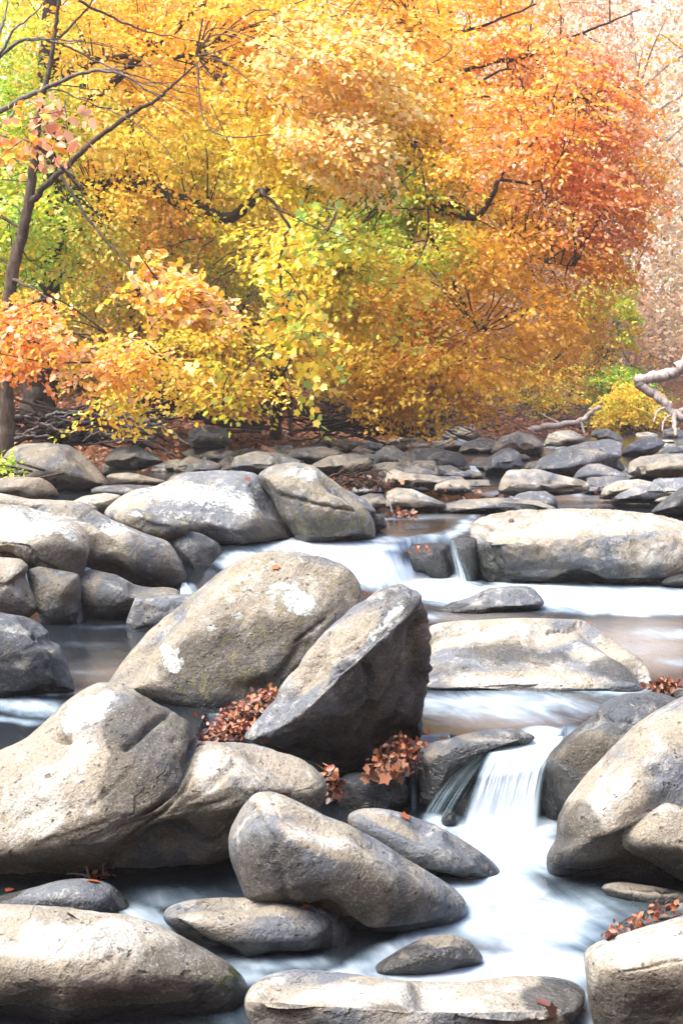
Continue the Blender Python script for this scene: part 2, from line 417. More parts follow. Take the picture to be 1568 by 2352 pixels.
def vnormals(V, F):
    fn = np.cross(V[F[:, 1]] - V[F[:, 0]], V[F[:, 2]] - V[F[:, 0]])
    n = np.zeros_like(V)
    for k in range(F.shape[1]):
        for a in range(3): n[:, a] += np.bincount(F[:, k], fn[:, a], len(V))
    return n / (np.linalg.norm(n, axis=1)[:, None] + 1e-9)
def polydist(X, Y, pl):
    best = np.full(X.shape, 1e9)
    for (x0, y0), (x1, y1) in zip(pl[:-1], pl[1:]):
        dx, dy = x1 - x0, y1 - y0; t = np.clip(((X - x0) * dx + (Y - y0) * dy) / (dx * dx + dy * dy), 0, 1)
        best = np.minimum(best, np.hypot(X - x0 - t * dx, Y - y0 - t * dy))
    return best
NR = [0]
def rock(outline, label, d, T, q=2.2, lv=5, folds=(), lich=(), dark=(), moss=(), wetp=(), cream=(), fdep=.55, cracks=(), pits=(), tan=.5, spots=.3, val=1., wz_=None,
         wl=None, facets=9, amp=.05, freq=2.2, strata=None, c=None, sm=3, Tb=None, name='boulder', cat='boulder', group='boulders lying in the stream', ridg=0., wetw=.07):
    NR[0] += 1; seed = NR[0] * 7.31
    S, F = ico(lv); c, rf = radial(outline, c, sm)
    sx, sy, sz = S[:, 0], S[:, 1], S[:, 2]
    s = np.clip(np.hypot(sx, sz), 0, 1); th = np.arctan2(-sz, sx)
    rad = rf(th) * s
    X = c[0] + np.cos(th) * rad; Y = c[1] + np.sin(th) * rad
    pr = np.clip(1 - s ** q, 0, 1) ** (1 / q)
    front = sy < 0
    m = d / FPX  # metres per photo pixel
    D = d + np.where(front, -T, (Tb or T)) * pr
    for (x0, y0, x1, y1, ka, kb, so) in folds:
        L = math.hypot(x1 - x0, y1 - y0)
        sd_ = ((X - x0) * (y1 - y0) - (Y - y0) * (x1 - x0)) / L * m   # positive on the upper side of a left-to-right line
        so = so * m
        up = .5 * (sd_ + np.sqrt(sd_ ** 2 + so ** 2)) ; dn = .5 * (-sd_ + np.sqrt(sd_ ** 2 + so ** 2))
        D = D + ka * up + kb * dn
    if wl:
        i = np.argmin(np.hypot(X - wl[0], Y - wl[1]) + np.where(front, 0, 1e6))
        D = D + float(dep(np.array(float(wl[1])), wl[2])) - D[i]
    V = P3(X, Y, D)
    nrm = vnormals(V, F)
    if (nrm * (V - V.mean(0))).sum() < 0:
        F = F[:, ::-1]; nrm = -nrm
    size = (rf(np.linspace(-3, 3, 40)).mean()) * m
    q_ = V / size + seed
    dsp = fbm(q_ * freq * .5, 4, .5) * amp * size
    fr = np.random.RandomState(NR[0] + 5)
    for _ in range(facets):
        nv = fr.normal(size=3); nv[1] = -abs(nv[1]) * .8; nv /= np.linalg.norm(nv); hh = fr.uniform(.74, .9)
        e = S @ nv - hh; dsp -= .5 * (e + np.sqrt(e * e + .0006)) * size * fdep * np.where(s > .93, np.clip((1 - s) / .07, 0, 1), 1)
    if ridg: dsp -= np.abs(fbm(q_ * freq * 1.1 + 5, 4, .5)) * ridg * size
    dsp += fbm(q_ * 7 + 3, 3) * amp * .16 * size
    if strata:
        (dx, dz), fr, am = strata
        ax = np.stack([q_[:, 0] * dx + q_[:, 2] * dz, q_[:, 1] * .35, (-q_[:, 0] * dz + q_[:, 2] * dx) * fr], -1)
        st = fbm(ax + fbm(q_, 2)[:, None] * .5, 4, .6); dsp -= np.abs(st) * am * size
    for pl, w, a in cracks:
        wob = fbm(np.stack([X / 14, Y / 14, 0 * X + seed], -1), 3) * 7
        dd = polydist(X + wob, Y - wob, pl)
        dsp -= np.where(front, a * np.exp(-(dd / w) ** 2), 0)
    for x, y, rx, ry, a in pits:
        dsp -= np.where(front, a * np.exp(-(((X - x) / rx) ** 2 + ((Y - y) / ry) ** 2)), 0)
    V = V + nrm * dsp[:, None]
    fr_ = np.where(front, 1., .6)
    A = np.zeros((len(V), 4)); B = np.zeros((len(V), 4))
    A[:, 0] = blobs(X, Y, lich) * fr_; A[:, 1] = blobs(X, Y, dark) * fr_; A[:, 2] = blobs(X, Y, moss) * fr_; A[:, 3] = np.where(blobs(X, Y, cream) > 0, np.maximum(tan, 0) + blobs(X, Y, cream) * (1.6 - tan), tan)  # cream: pale stone zones, also painting tops brighter as if lit
    if wz_ is None: wz_ = float(level(np.array(d - T)))
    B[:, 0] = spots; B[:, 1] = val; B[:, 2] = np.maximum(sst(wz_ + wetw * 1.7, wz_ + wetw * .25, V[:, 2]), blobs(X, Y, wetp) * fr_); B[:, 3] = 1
    base = np.array([V[:, 0].mean(), V[:, 1].mean(), V[:, 2].min()])
    o = link(name, mk_mesh(name, V - base, F, M_ROCK, {'msk': A, 'ms2': B}), None, base)
    return tag(o, label, cat, group)

exec_rocks = True
# ---- foreground, lower pool
rock([(-300, 2250), (-220, 2120), (-100, 2088), (0, 2083), (100, 2085), (200, 2092), (300, 2105), (370, 2130), (430, 2160), (490, 2195), (540, 2225), (570, 2262), (577, 2290), (560, 2330), (500, 2362), (380, 2372), (200, 2378), (0, 2378), (-200, 2370)],
     'large tan boulder with dark flecks filling the bottom left corner', 5.45, .42, 2.6, 7, wl=(200, 2350, 0), cream=[(130, 2150, 260, 50, 1)], tan=.85, spots=.25, amp=.05, dark=[(430, 2270, 110, 100, 1.0), (100, 2330, 260, 50, .7)], moss=[(545, 2250, 32, 50, .95, 30)], wetp=[(555, 2310, 40, 60, 1), (500, 2320, 60, 60, .5)], lich=[(60, 2100, 160, 14, .25), (350, 2125, 90, 12, .2, 20)],  # dark blobs paint shade on the lower part of this boulder
     pits=[(230, 2150, 12, 6, .012), (110, 2180, 10, 6, .01), (250, 2200, 9, 6, .012), (330, 2240, 12, 7, .015)], wz_=0, folds=[(-300, 2190, 560, 2240, .55, .25, 60)])
rock([(-80, 2090), (-40, 2070), (0, 2060), (60, 2042), (130, 2025), (180, 2018), (240, 2025), (275, 2045), (292, 2070), (305, 2095), (290, 2125), (100, 2140), (-60, 2130)],
     'flat grey rock wedged behind the tan corner boulder', 6.15, .22, 2.3, 5, wl=(200, 2112, 0), tan=.3, spots=.1, amp=.04, folds=[(-80, 2060, 300, 2060, .6, 0, 20)], wetp=[(292, 2080, 14, 34, 1)], val=.95)
rock([(-120, 1800), (-40, 1745), (0, 1722), (50, 1695), (100, 1655), (150, 1608), (190, 1580), (230, 1567), (270, 1570), (310, 1590), (350, 1613), (390, 1628), (430, 1655), (450, 1690), (450, 1702), (520, 1705), (580, 1708), (640, 1727), (700, 1745), (738, 1770), (755, 1805), (745, 1850), (700, 1895), (600, 1940), (525, 1975), (470, 1995), (380, 2003), (250, 2027), (120, 2040), (0, 2040), (-120, 2010)],
     'huge two-humped boulder on the left with a white lichen patch and diagonal cracks', 7.0, .55, 2.4, 7, c=(360, 1830), sm=2, wl=(250, 2022, 0.0), cream=[(80, 1850, 130, 130, .8), (470, 1770, 40, 60, 1, 25), (560, 1740, 120, 20, .7), (160, 1760, 60, 60, .7), (60, 2010, 120, 24, .5)], tan=.62, spots=.3, amp=.035, wz_=-.03,
     lich=[(200, 1630, 62, 38, 1.0, -10), (165, 1660, 34, 30, .95), (245, 1605, 26, 26, .9), (390, 1635, 16, 6, .5), (560, 1720, 60, 16, .3), (500, 1760, 30, 50, .3, 25)],
     dark=[(350, 1690, 90, 80, 1.3), (330, 1820, 90, 110, 1.0), (300, 1930, 170, 60, .8), (580, 1860, 170, 60, .9), (120, 2000, 160, 24, .5)],  # real stains; the right hump's underside gets painted shade
     cracks=[([(195, 1845), (240, 1815), (290, 1775)], 3, .02), ([(330, 1870), (380, 1820), (425, 1752), (450, 1705)], 5, .05), ([(250, 2018), (330, 1940), (380, 1850), (440, 1760)], 6, .025), ([(285, 1715), (320, 1690), (365, 1650), (385, 1640)], 7, .05), ([(430, 1830), (480, 1790), (540, 1740)], 8, .02), ([(20, 1885), (80, 1850)], 4, .012)],
     pits=[(140, 1692, 14, 8, .08), (150, 1698, 18, 8, .03), (118, 1780, 7, 7, .02), (298, 1766, 9, 5, .02), (400, 1700, 12, 6, .02), (60, 1790, 6, 10, .012), (80, 1810, 5, 8, .01), (180, 1775, 10, 8, .012)],
     folds=[(205, 1567, 470, 1860, 0, 0, 10), (450, 1850, 760, 1800, .5, -.25, 40), (0, 2000, 560, 1945, 0, 1.2, 24)], strata=((.8, .6), 3.0, .05))
rock([(525, 1930), (530, 1900), (560, 1850), (588, 1822), (625, 1817), (680, 1840), (740, 1870), (800, 1895), (880, 1940), (950, 1985), (1010, 2020), (1050, 2045), (1073, 2075), (1078, 2095), (1050, 2130), (990, 2150), (930, 2162), (880, 2165), (820, 2150), (760, 2120), (700, 2100), (640, 2090), (565, 2070), (545, 2010), (530, 1970)],
     'long tilted grey boulder in front centre, raised at its left end', 6.2, .36, 2.3, 7, c=(760, 2010), sm=2, wl=(900, 2148, 0), cream=[(730, 1920, 90, 34, .9, 25), (620, 1840, 36, 18, .8)], tan=.5, spots=.12, amp=.03,
     folds=[(540, 2080, 640, 1815, .9, .15, 25), (640, 1860, 1060, 2070, .55, 0, 30)], dark=[(610, 2000, 70, 80, .9), (820, 2050, 200, 60, .55)], lich=[(770, 1920, 90, 16, .3, 25), (590, 1850, 20, 24, .3)],  # shade of the left facet is painted with the dark mask
     cracks=[([(625, 1822), (650, 1860), (690, 1910)], 10, .012), ([(575, 1850), (590, 1890), (630, 1940), (660, 2060)], 10, .016)], pits=[(745, 2040, 7, 5, .012), (690, 1990, 8, 6, .008)],
     moss=[(1045, 2085, 34, 26, .55), (880, 2138, 90, 12, .5)], wetp=[(860, 2150, 140, 16, 1), (640, 2085, 80, 18, .8)], wz_=0, wetw=.05)
rock([(797, 1870), (830, 1858), (880, 1857), (940, 1872), (1000, 1895), (1060, 1930), (1110, 1962), (1142, 1990), (1153, 2012), (1148, 2035), (1110, 2045), (1040, 2040), (950, 2020), (850, 1960), (800, 1900)],
     'smooth grey boulder behind the tilted one, just left of the white pool', 6.85, .28, 2.3, 6, wl=(1090, 2028, 0), cream=[(900, 1880, 80, 12, .6, 15)], tan=.3, spots=.08, amp=.03, val=.95, folds=[(797, 1880, 1140, 2010, .5, 0, 20)], lich=[(940, 1890, 60, 8, .3, 20)], dark=[(1110, 2005, 50, 20, .6)], moss=[(1120, 2015, 30, 8, .5)], wz_=0)
rock([(368, 2105), (385, 2085), (430, 2068), (500, 2062), (600, 2064), (680, 2068), (740, 2082), (790, 2110), (805, 2145), (803, 2180), (790, 2215), (740, 2228), (650, 2226), (560, 2220), (480, 2190), (420, 2150), (375, 2118)],
     'flat wet grey rock at front centre with a few leaves on its back edge', 5.8, .30, 2.3, 6, wl=(650, 2203, 0), cream=[(560, 2090, 120, 14, .5)], tan=.25, spots=.05, amp=.03, val=.9, folds=[(368, 2110, 800, 2150, .8, .0, 30)], wetp=[(600, 2190, 220, 26, .75), (790, 2180, 30, 40, 1)], wz_=0)
rock([(833, 2250), (870, 2210), (920, 2180), (980, 2150), (1040, 2147), (1080, 2163), (1105, 2192), (1112, 2212), (1060, 2235), (1000, 2250), (940, 2262), (880, 2262)],
     'small low brown rock ringed by milky water at front centre', 5.55, .17, 2.3, 6, wl=(960, 2243, 0), tan=.6, spots=.1, amp=.06, val=.65, wetp=[(1000, 2180, 90, 24, .7), (880, 2245, 60, 20, .7)], moss=[(870, 2240, 40, 14, .5)], wz_=0)
rock([(558, 2290), (590, 2252), (640, 2234), (700, 2229), (800, 2237), (900, 2250), (1000, 2258), (1100, 2255), (1190, 2243), (1260, 2248), (1330, 2254), (1352, 2280), (1345, 2310), (1315, 2345), (1290, 2380), (1200, 2440), (700, 2440), (590, 2380), (562, 2320)],
     'broad flat pale slab along the bottom edge', 5.12, .26, 2.8, 7, wl=(900, 2430, -0.03), cream=[(900, 2275, 330, 26, 1)], tan=.45, spots=.1, amp=.03, val=1.0, wz_=-.05, folds=[(560, 2290, 1340, 2330, 2.2, .05, 14)], strata=((1, .15), 4, .02), wetp=[(1290, 2270, 90, 24, .75), (1330, 2320, 30, 50, .9)], lich=[(760, 2255, 130, 12, .35, 5)], dark=[(640, 2330, 70, 30, .8), (900, 2300, 60, 10, .4)])
rock([(1338, 2190), (1360, 2170), (1420, 2150), (1500, 2125), (1568, 2105), (1640, 2092), (1720, 2150), (1740, 2300), (1700, 2400), (1600, 2450), (1440, 2440), (1385, 2400), (1362, 2352), (1350, 2290), (1345, 2230)],
     'tan boulder in the bottom right corner with a pale flat top', 4.95, .34, 2.8, 7, wl=(1500, 2425, -0.05), cream=[(1480, 2170, 140, 40, 1.1)], tan=.9, spots=.2, amp=.03, wz_=-.1, folds=[(1340, 2235, 1600, 2190, 1.5, .15, 16)], lich=[(1480, 2150, 110, 18, .25, -20)], cracks=[([(1430, 2235), (1480, 2225), (1568, 2205)], 4, .008)], dark=[(1480, 2310, 160, 60, .7)])
rock([(1375, 2170), (1400, 2140), (1440, 2108), (1490, 2090), (1540, 2076), (1620, 2074), (1650, 2130), (1568, 2160), (1450, 2180)],
     'wet ledge rock edged with twigs and leaves behind the bottom right boulder', 5.5, .15, 2.3, 5, wl=(1450, 2150, 0.0), tan=.2, spots=.1, amp=.05, val=.8, wetp=[(1500, 2110, 120, 30, .8)], lich=[(1520, 2100, 60, 16, .7)])
# ---- right
rock([(1255, 1985), (1262, 1952), (1278, 1935), (1280, 1880), (1300, 1840), (1345, 1780), (1400, 1720), (1460, 1665), (1520, 1625), (1568, 1600), (1650, 1570), (1760, 1700), (1780, 2000), (1680, 2090), (1568, 2062), (1500, 2046), (1400, 2043), (1330, 2040), (1275, 2028), (1258, 2005)],
     'very large smooth grey boulder at the right edge beside the waterfall pool', 6.95, .5, 2.4, 7, c=(1520, 1860), sm=2, wl=(1400, 2030, 0), cream=[(1400, 1830, 90, 60, .9, -40), (1500, 1690, 90, 50, .6), (1330, 1870, 20, 40, .6)], tan=.42, spots=.25, amp=.03, wz_=-.02, folds=[(1270, 1930, 1600, 1960, 0.35, .55, 36), (1280, 1935, 1568, 1640, .25, 0, 60)],
     dark=[(1420, 1990, 180, 50, 1.2), (1320, 1910, 50, 60, .9)], lich=[(1430, 1760, 110, 34, .35, -40), (1520, 1700, 60, 34, .3), (1340, 1840, 20, 60, .2, 30)], pits=[(1495, 1775, 26, 16, .03), (1380, 1760, 8, 6, .01)], cracks=[([(1290, 1930), (1330, 1925), (1400, 1945), (1440, 1950)], 12, .012)])  # shade below the overhang is painted into the stone colour
rock([(1422, 1922), (1430, 1890), (1470, 1840), (1520, 1820), (1568, 1826), (1640, 1850), (1720, 1900), (1720, 2060), (1640, 2062), (1568, 2026), (1500, 1985), (1434, 1950)],
     'rounded speckled boulder propped against the very large one at the right edge', 6.12, .22, 2.3, 6, cream=[(1520, 1860, 80, 26, .7)], tan=.6, spots=.2, amp=.035, wz_=-.05, folds=[(1425, 1935, 1600, 1960, 0.2, .9, 16)], dark=[(1520, 1970, 90, 30, .7)], moss=[(1540, 1940, 60, 10, .4)])
rock([(1372, 2034), (1420, 2026), (1500, 2036), (1568, 2050), (1660, 2066), (1660, 2110), (1500, 2100), (1410, 2070)],
     'pale low stone just under water at the foot of the right edge boulder', 6.15, .12, 2.2, 5, wl=(1480, 2075, 0), tan=.7, spots=.1, amp=.03, wz_=-.05)
rock([(1240, 1770), (1260, 1730), (1300, 1690), (1360, 1645), (1380, 1615), (1430, 1592), (1490, 1587), (1530, 1594), (1560, 1608), (1640, 1680), (1600, 1800), (1500, 1880), (1350, 1905), (1260, 1895), (1242, 1850)],
     'dark brown wet-sided boulder to the right of the front waterfall', 7.75, .35, 2.3, 6, wl=(1300, 1892, 0), tan=.55, spots=.06, amp=.035, val=.62, wz_=.0, wetp=[(1275, 1840, 60, 80, 1.1)], cracks=[([(1360, 1645), (1400, 1640), (1470, 1655)], 5, .025)], lich=[(1450, 1600, 60, 6, .35)], dark=[(1330, 1740, 80, 60, .5)], moss=[(1290, 1800, 20, 30, .5)])
rock([(957, 1730), (985, 1707), (1040, 1694), (1100, 1679), (1150, 1672), (1200, 1680), (1240, 1695), (1246, 1703), (1205, 1716), (1125, 1732), (1095, 1752), (1055, 1780), (1015, 1806), (1000, 1850), (985, 1870), (968, 1840), (962, 1780)],
     'low grey rock forming the left lip of the front waterfall', 7.62, .2, 2.3, 6, c=(1040, 1745), wl=(985, 1862, 0), cream=[(1130, 1690, 70, 8, .5)], tan=.3, spots=.05, amp=.04, val=.75, wz_=.0, pits=[(1070, 1708, 10, 6, .03), (1150, 1690, 20, 7, .02)], wetp=[(1010, 1790, 60, 40, .9), (1130, 1725, 80, 14, 1)], lich=[(1100, 1690, 70, 5, .35)])
rock([(1000, 1900), (1012, 1840), (1060, 1800), (1120, 1786), (1200, 1778), (1270, 1768), (1300, 1800), (1300, 1905), (1150, 1935), (1040, 1935)],
     'black wet rock behind the falling water of the front waterfall', 7.5, .2, 3, 6, tan=.3, spots=0, amp=.05, val=.3, wz_=2, moss=[(1060, 1800, 26, 60, .7, 30)])
rock([(1012, 1885), (1020, 1862), (1034, 1856), (1046, 1870), (1048, 1905), (1020, 1908)], 'small black dripping stone at the foot of the waterfall', 7.15, .07, 2.2, 4, tan=.2, spots=0, val=.35, wz_=2)
rock([(772, 1795), (800, 1777), (850, 1773), (900, 1778), (935, 1800), (940, 1850), (900, 1885), (820, 1890), (780, 1860)],
     'dark low stone in the shadow below the leaf clump', 7.5, .16, 2.6, 5, wl=(850, 1870, 0), tan=.25, spots=.03, amp=.05, val=.5, wz_=.0, wetp=[(880, 1850, 60, 20, .7)])
rock([(878, 1755), (885, 1732), (905, 1726), (925, 1740), (930, 1790), (900, 1800), (880, 1785)], 'small round stone poking out of the leaf clump', 7.45, .07, 2.2, 4, tan=.4, spots=.1, val=.6, cat='stone', name='stone', wz_=-1)
# ---- centre pair
rock([(225, 1600), (255, 1558), (290, 1508), (340, 1450), (400, 1400), (450, 1358), (500, 1315), (550, 1280), (610, 1263), (680, 1265), (740, 1278), (800, 1303), (828, 1335), (840, 1400), (820, 1500), (760, 1600), (680, 1700), (560, 1780), (440, 1740), (320, 1680)],
     'big rounded central boulder splashed with white lichen, leaning left behind the leaf pile', 8.75, .55, 2.4, 7, c=(560, 1520), sm=2, cream=[(590, 1590, 50, 24, .9), (520, 1340, 90, 20, .6, -35)], tan=.6, spots=.75, amp=.03, wz_=.3,
     lich=[(690, 1375, 52, 40, 1.0, 30), (650, 1330, 60, 20, .75), (385, 1510, 24, 40, .95, -10), (365, 1480, 16, 12, .9), (470, 1430, 12, 14, .8), (530, 1405, 20, 14, .8), (560, 1340, 40, 16, .45, -30), (760, 1330, 40, 18, .5), (600, 1290, 60, 12, .45), (480, 1370, 70, 12, .4, -40), (610, 1350, 30, 12, .6)],
     dark=[(500, 1560, 110, 100, .8), (420, 1640, 140, 50, .8), (620, 1470, 80, 90, .5)], folds=[(300, 1640, 700, 1250, .1, 0, 30), (255, 1560, 620, 1263, .8, 0, 40), (640, 1640, 740, 1300, 0, .0, 20)],
     cracks=[([(680, 1475), (720, 1445), (755, 1425)], 3, .035), ([(690, 1480), (640, 1560)], 8, .02), ([(610, 1290), (680, 1330), (690, 1370)], 4, .012)], pits=[(560, 1590, 60, 30, .05), (520, 1480, 40, 60, .03), (720, 1450, 8, 5, .03)], strata=((.7, .7), 1.6, .03))
rock([(553, 1698), (600, 1640), (650, 1568), (700, 1498), (760, 1438), (830, 1378), (870, 1350), (920, 1338), (960, 1353), (983, 1388), (992, 1430), (988, 1500), (994, 1540), (982, 1580), (970, 1640), (966, 1690), (930, 1720), (890, 1760), (850, 1800), (780, 1795), (740, 1768), (690, 1742), (630, 1725), (570, 1712)],
     'big wedge-shaped boulder leaning up to the right at the centre, with a dark grooved underside', 8.0, .34, 2.4, 7, c=(810, 1590), sm=2, wl=(800, 1785, 0.05), cream=[(760, 1480, 130, 26, .6, -42)], tan=.4, spots=.45, amp=.025, wz_=0,
     folds=[(600, 1722, 985, 1395, .35, 1.25, 10)], lich=[(900, 1400, 60, 22, .8, -40), (840, 1450, 60, 18, .55, -45), (760, 1500, 60, 14, .35, -45), (690, 1640, 30, 20, .35)],
     dark=[(900, 1600, 110, 90, 1.0), (960, 1470, 30, 80, .6), (800, 1700, 100, 50, 1.0)], strata=((.75, .66), 3.6, .13), cracks=[([(820, 1700), (900, 1590), (960, 1500), (985, 1430)], 6, .05), ([(860, 1720), (930, 1620), (985, 1560)], 6, .05), ([(845, 1540), (860, 1560), (850, 1600)], 7, .04), ([(700, 1720), (790, 1690), (850, 1620)], 8, .03)], pits=[(855, 1555, 10, 20, .04)])  # dark blobs put the underside's shade into the colour
# ---- middle right
rock([(940, 1560), (960, 1450), (1000, 1433), (1060, 1426), (1150, 1421), (1260, 1419), (1338, 1424), (1380, 1450), (1430, 1490), (1475, 1518), (1499, 1555), (1500, 1585), (1450, 1597), (1330, 1604), (1240, 1606), (1160, 1600), (1080, 1594), (980, 1590)],
     'broad slanted pale slab across the middle right', 9.5, .22, 3.2, 7, wl=(1200, 1590, 0.35), cream=[(1120, 1450, 170, 26, 1), (1200, 1565, 160, 20, 1), (1380, 1500, 60, 16, .8)], tan=.5, spots=.2, amp=.02, val=1.1, wz_=.33, folds=[(900, 1580, 1500, 1585, 1.7, 0, 8)], lich=[(1150, 1440, 160, 10, .4), (1100, 1480, 90, 20, .4), (1200, 1560, 130, 14, .45), (1080, 1510, 60, 10, .3)],
     dark=[(1200, 1500, 140, 24, .5), (1420, 1530, 60, 30, .6), (1040, 1530, 60, 16, .3)], cracks=[([(1260, 1440), (1300, 1432), (1340, 1425)], 3, .03)], strata=((1, .1), 3, .02), wetw=.03)
rock([(985, 1412), (1030, 1387), (1080, 1370), (1120, 1352), (1180, 1346), (1222, 1347), (1240, 1368), (1256, 1390), (1225, 1402), (1200, 1408), (1130, 1415), (1080, 1424), (1010, 1424)],
     'low grey rock in the stream just above the slanted slab', 12.3, .3, 2.4, 5, wl=(1130, 1408, 0.35), tan=.3, spots=.1, amp=.04, wz_=.35, folds=[(985, 1405, 1250, 1390, 1.2, 0, 8)], wetw=.05)
rock([(1385, 1590), (1395, 1572), (1425, 1564), (1460, 1570), (1485, 1590), (1470, 1602), (1400, 1602)], 'small grey stone between the slanted slab and the brown boulder', 8.6, .1, 2.2, 4, wl=(1430, 1590, 0.35), tan=.3, spots=.05, name='stone', cat='stone', wz_=.3, val=.8)
rock([(1480, 1610), (1560, 1580), (1640, 1600), (1640, 1650), (1500, 1640)], 'low stone at the right edge carrying a heap of red leaves', 8.4, .14, 2.2, 4, tan=.3, spots=.05, name='stone', cat='stone', wz_=.3, val=.7)
rock([(1075, 1215), (1088, 1192), (1130, 1183), (1180, 1171), (1300, 1168), (1400, 1170), (1500, 1180), (1568, 1198), (1660, 1240), (1680, 1330), (1568, 1352), (1480, 1356), (1380, 1357), (1280, 1360), (1180, 1362), (1125, 1352), (1095, 1310), (1083, 1255)],
     'wide pale boulder with a scalloped front at the upper right, mossy at its left end', 14.6, .7, 2.6, 7, c=(1360, 1265), wl=(1350, 1344, 0.35), cream=[(1320, 1195, 260, 26, 1.1), (1520, 1270, 80, 40, .8)], tan=.55, spots=.2, amp=.02, val=1.05, wz_=.35, folds=[(1080, 1235, 1600, 1222, 2.0, .0, 14)], lich=[(1250, 1190, 200, 16, .35), (1450, 1200, 150, 12, .3)],
     dark=[(1180, 1290, 90, 40, .7), (1300, 1310, 160, 20, .4)], moss=[(1118, 1300, 30, 50, 1.0, -20), (1160, 1338, 60, 10, .8)], wetp=[(1120, 1290, 36, 60, .6), (1180, 1310, 60, 20, .7)], ridg=.10, freq=3.4)
rock([(910, 1268), (935, 1252), (990, 1246), (1030, 1250), (1042, 1275), (1045, 1320), (1030, 1345), (985, 1345), (950, 1322), (925, 1295)],
     'black wet block with water spilling over it at the second cascade', 14.1, .25, 3, 5, wl=(1000, 1330, 0.35), tan=.2, spots=0, amp=.06, val=.35, wz_=2, moss=[(1000, 1300, 40, 40, .5)])
rock([(1032, 1240), (1060, 1230), (1097, 1236), (1100, 1300), (1098, 1345), (1075, 1350), (1050, 1310), (1036, 1270)],
     'narrow mossy dark rock beside the second cascade', 14.2, .22, 2.4, 5, wl=(1070, 1335, 0.35), tan=.2, spots=0, amp=.06, val=.4, wz_=2, moss=[(1080, 1290, 18, 50, .7)])
rock([(903, 1232), (925, 1206), (955, 1201), (985, 1208), (1002, 1228), (960, 1238)], 'small dark stone in the smooth water above the second cascade', 15.4, .16, 2.3, 4, tan=.1, spots=.1, val=.45, name='stone', cat='stone', wz_=.9)
rock([(870, 1200), (890, 1192), (950, 1190), (985, 1202), (940, 1210), (885, 1210)], 'thin black stone behind the small dark one above the cascade', 17, .15, 2.3, 4, tan=.1, spots=.1, val=.4, name='stone', cat='stone', wz_=.9)
rock([(1488, 1178), (1530, 1143), (1568, 1117), (1630, 1105), (1680, 1180), (1620, 1205), (1540, 1203)], 'dark grey boulder half cut off at the right edge above the pale wide one', 16.5, .45, 2.3, 5, tan=.1, spots=.1, val=.5)
rock([(1510, 1340), (1540, 1322), (1568, 1315), (1640, 1320), (1640, 1350), (1540, 1350)], 'small dark stone at the right edge under the wide pale boulder', 13.6, .2, 2.3, 4, tan=.2, spots=.1, val=.55, name='stone', cat='stone')
# ---- middle left
rock([(235, 1180), (265, 1150), (300, 1128), (350, 1120), (395, 1100), (430, 1085), (500, 1080), (560, 1082), (592, 1090), (620, 1130), (650, 1170), (680, 1212), (697, 1245), (640, 1268), (520, 1280), (450, 1262), (360, 1230), (270, 1210)],
     'large white-topped boulder at the left centre with a dark triangular foot', 14.2, .8, 2.5, 7, c=(480, 1180), sm=2, wl=(560, 1260, 0.72), cream=[(300, 1150, 60, 20, .5)], tan=.28, spots=.6, amp=.04, val=1.15, wz_=.72, wetw=.05,
     folds=[(240, 1215, 700, 1225, .7, .2, 20), (560, 1250, 612, 1100, 0, 1.1, 8)], lich=[(450, 1130, 190, 40, .72), (560, 1150, 60, 50, .7), (400, 1190, 120, 30, .5), (590, 1120, 20, 40, .5, -30)], dark=[(620, 1220, 60, 30, 1.1), (430, 1215, 70, 16, .5)], ridg=.03)  # shade on the triangular foot is painted dark
rock([(588, 1092), (620, 1070), (680, 1062), (720, 1070), (760, 1100), (800, 1130), (838, 1165), (858, 1195), (864, 1240), (800, 1262), (700, 1262), (650, 1200), (620, 1140)],
     'brownish spotted boulder right of the white-topped one', 14.9, .6, 2.4, 6, wl=(760, 1245, 0.76), cream=[(720, 1095, 70, 20, .6)], tan=.5, spots=.9, amp=.04, val=.95, wz_=.76, wetw=.05, cracks=[([(640, 1140), (700, 1150), (760, 1165), (820, 1170)], 3, .05)], lich=[(700, 1085, 80, 18, .7), (790, 1140, 40, 16, .6, 40)], dark=[(740, 1200, 100, 40, .4)])
rock([(740, 1112), (790, 1122), (840, 1148), (868, 1178), (850, 1186), (790, 1168), (755, 1145)], 'thin pale ledge lying on the shoulder of the brownish spotted boulder', 14.7, .3, 2.4, 5, tan=.3, spots=.5, val=1.05)
rock([(830, 1190), (850, 1178), (880, 1185), (890, 1210), (860, 1225), (838, 1215)], 'small black wet stone right of the brownish spotted boulder', 14.9, .18, 2.3, 4, tan=.1, spots=.1, val=.4, name='stone', cat='stone')
rock([(-120, 1180), (-60, 1152), (0, 1156), (60, 1163), (120, 1180), (180, 1200), (206, 1226), (210, 1258), (197, 1300), (186, 1345), (140, 1350), (90, 1320), (60, 1310), (0, 1300), (-100, 1290)],
     'left edge boulder with a broad white lichen cap and mossy brown flank', 11.9, .5, 2.4, 6, c=(60, 1240), cream=[(40, 1200, 140, 40, 1)], tan=.55, spots=.5, amp=.04, wz_=-1, lich=[(40, 1195, 130, 34, 1.1, 5), (160, 1225, 40, 18, .7, 20)], dark=[(130, 1290, 80, 50, .7)], folds=[(-60, 1225, 210, 1265, 1.1, .1, 12)], cracks=[([(0, 1255), (60, 1262), (90, 1290), (130, 1310)], 4, .03)], ridg=.04)
rock([(60, 1310), (90, 1300), (180, 1318), (186, 1350), (184, 1400), (172, 1440), (110, 1445), (75, 1390)], 'dark shadowed rock under the lichen-capped left boulder', 12.0, .3, 2.4, 5, wl=(130, 1435, 0.35), tan=.4, spots=.2, amp=.06, val=.6, wz_=.35)
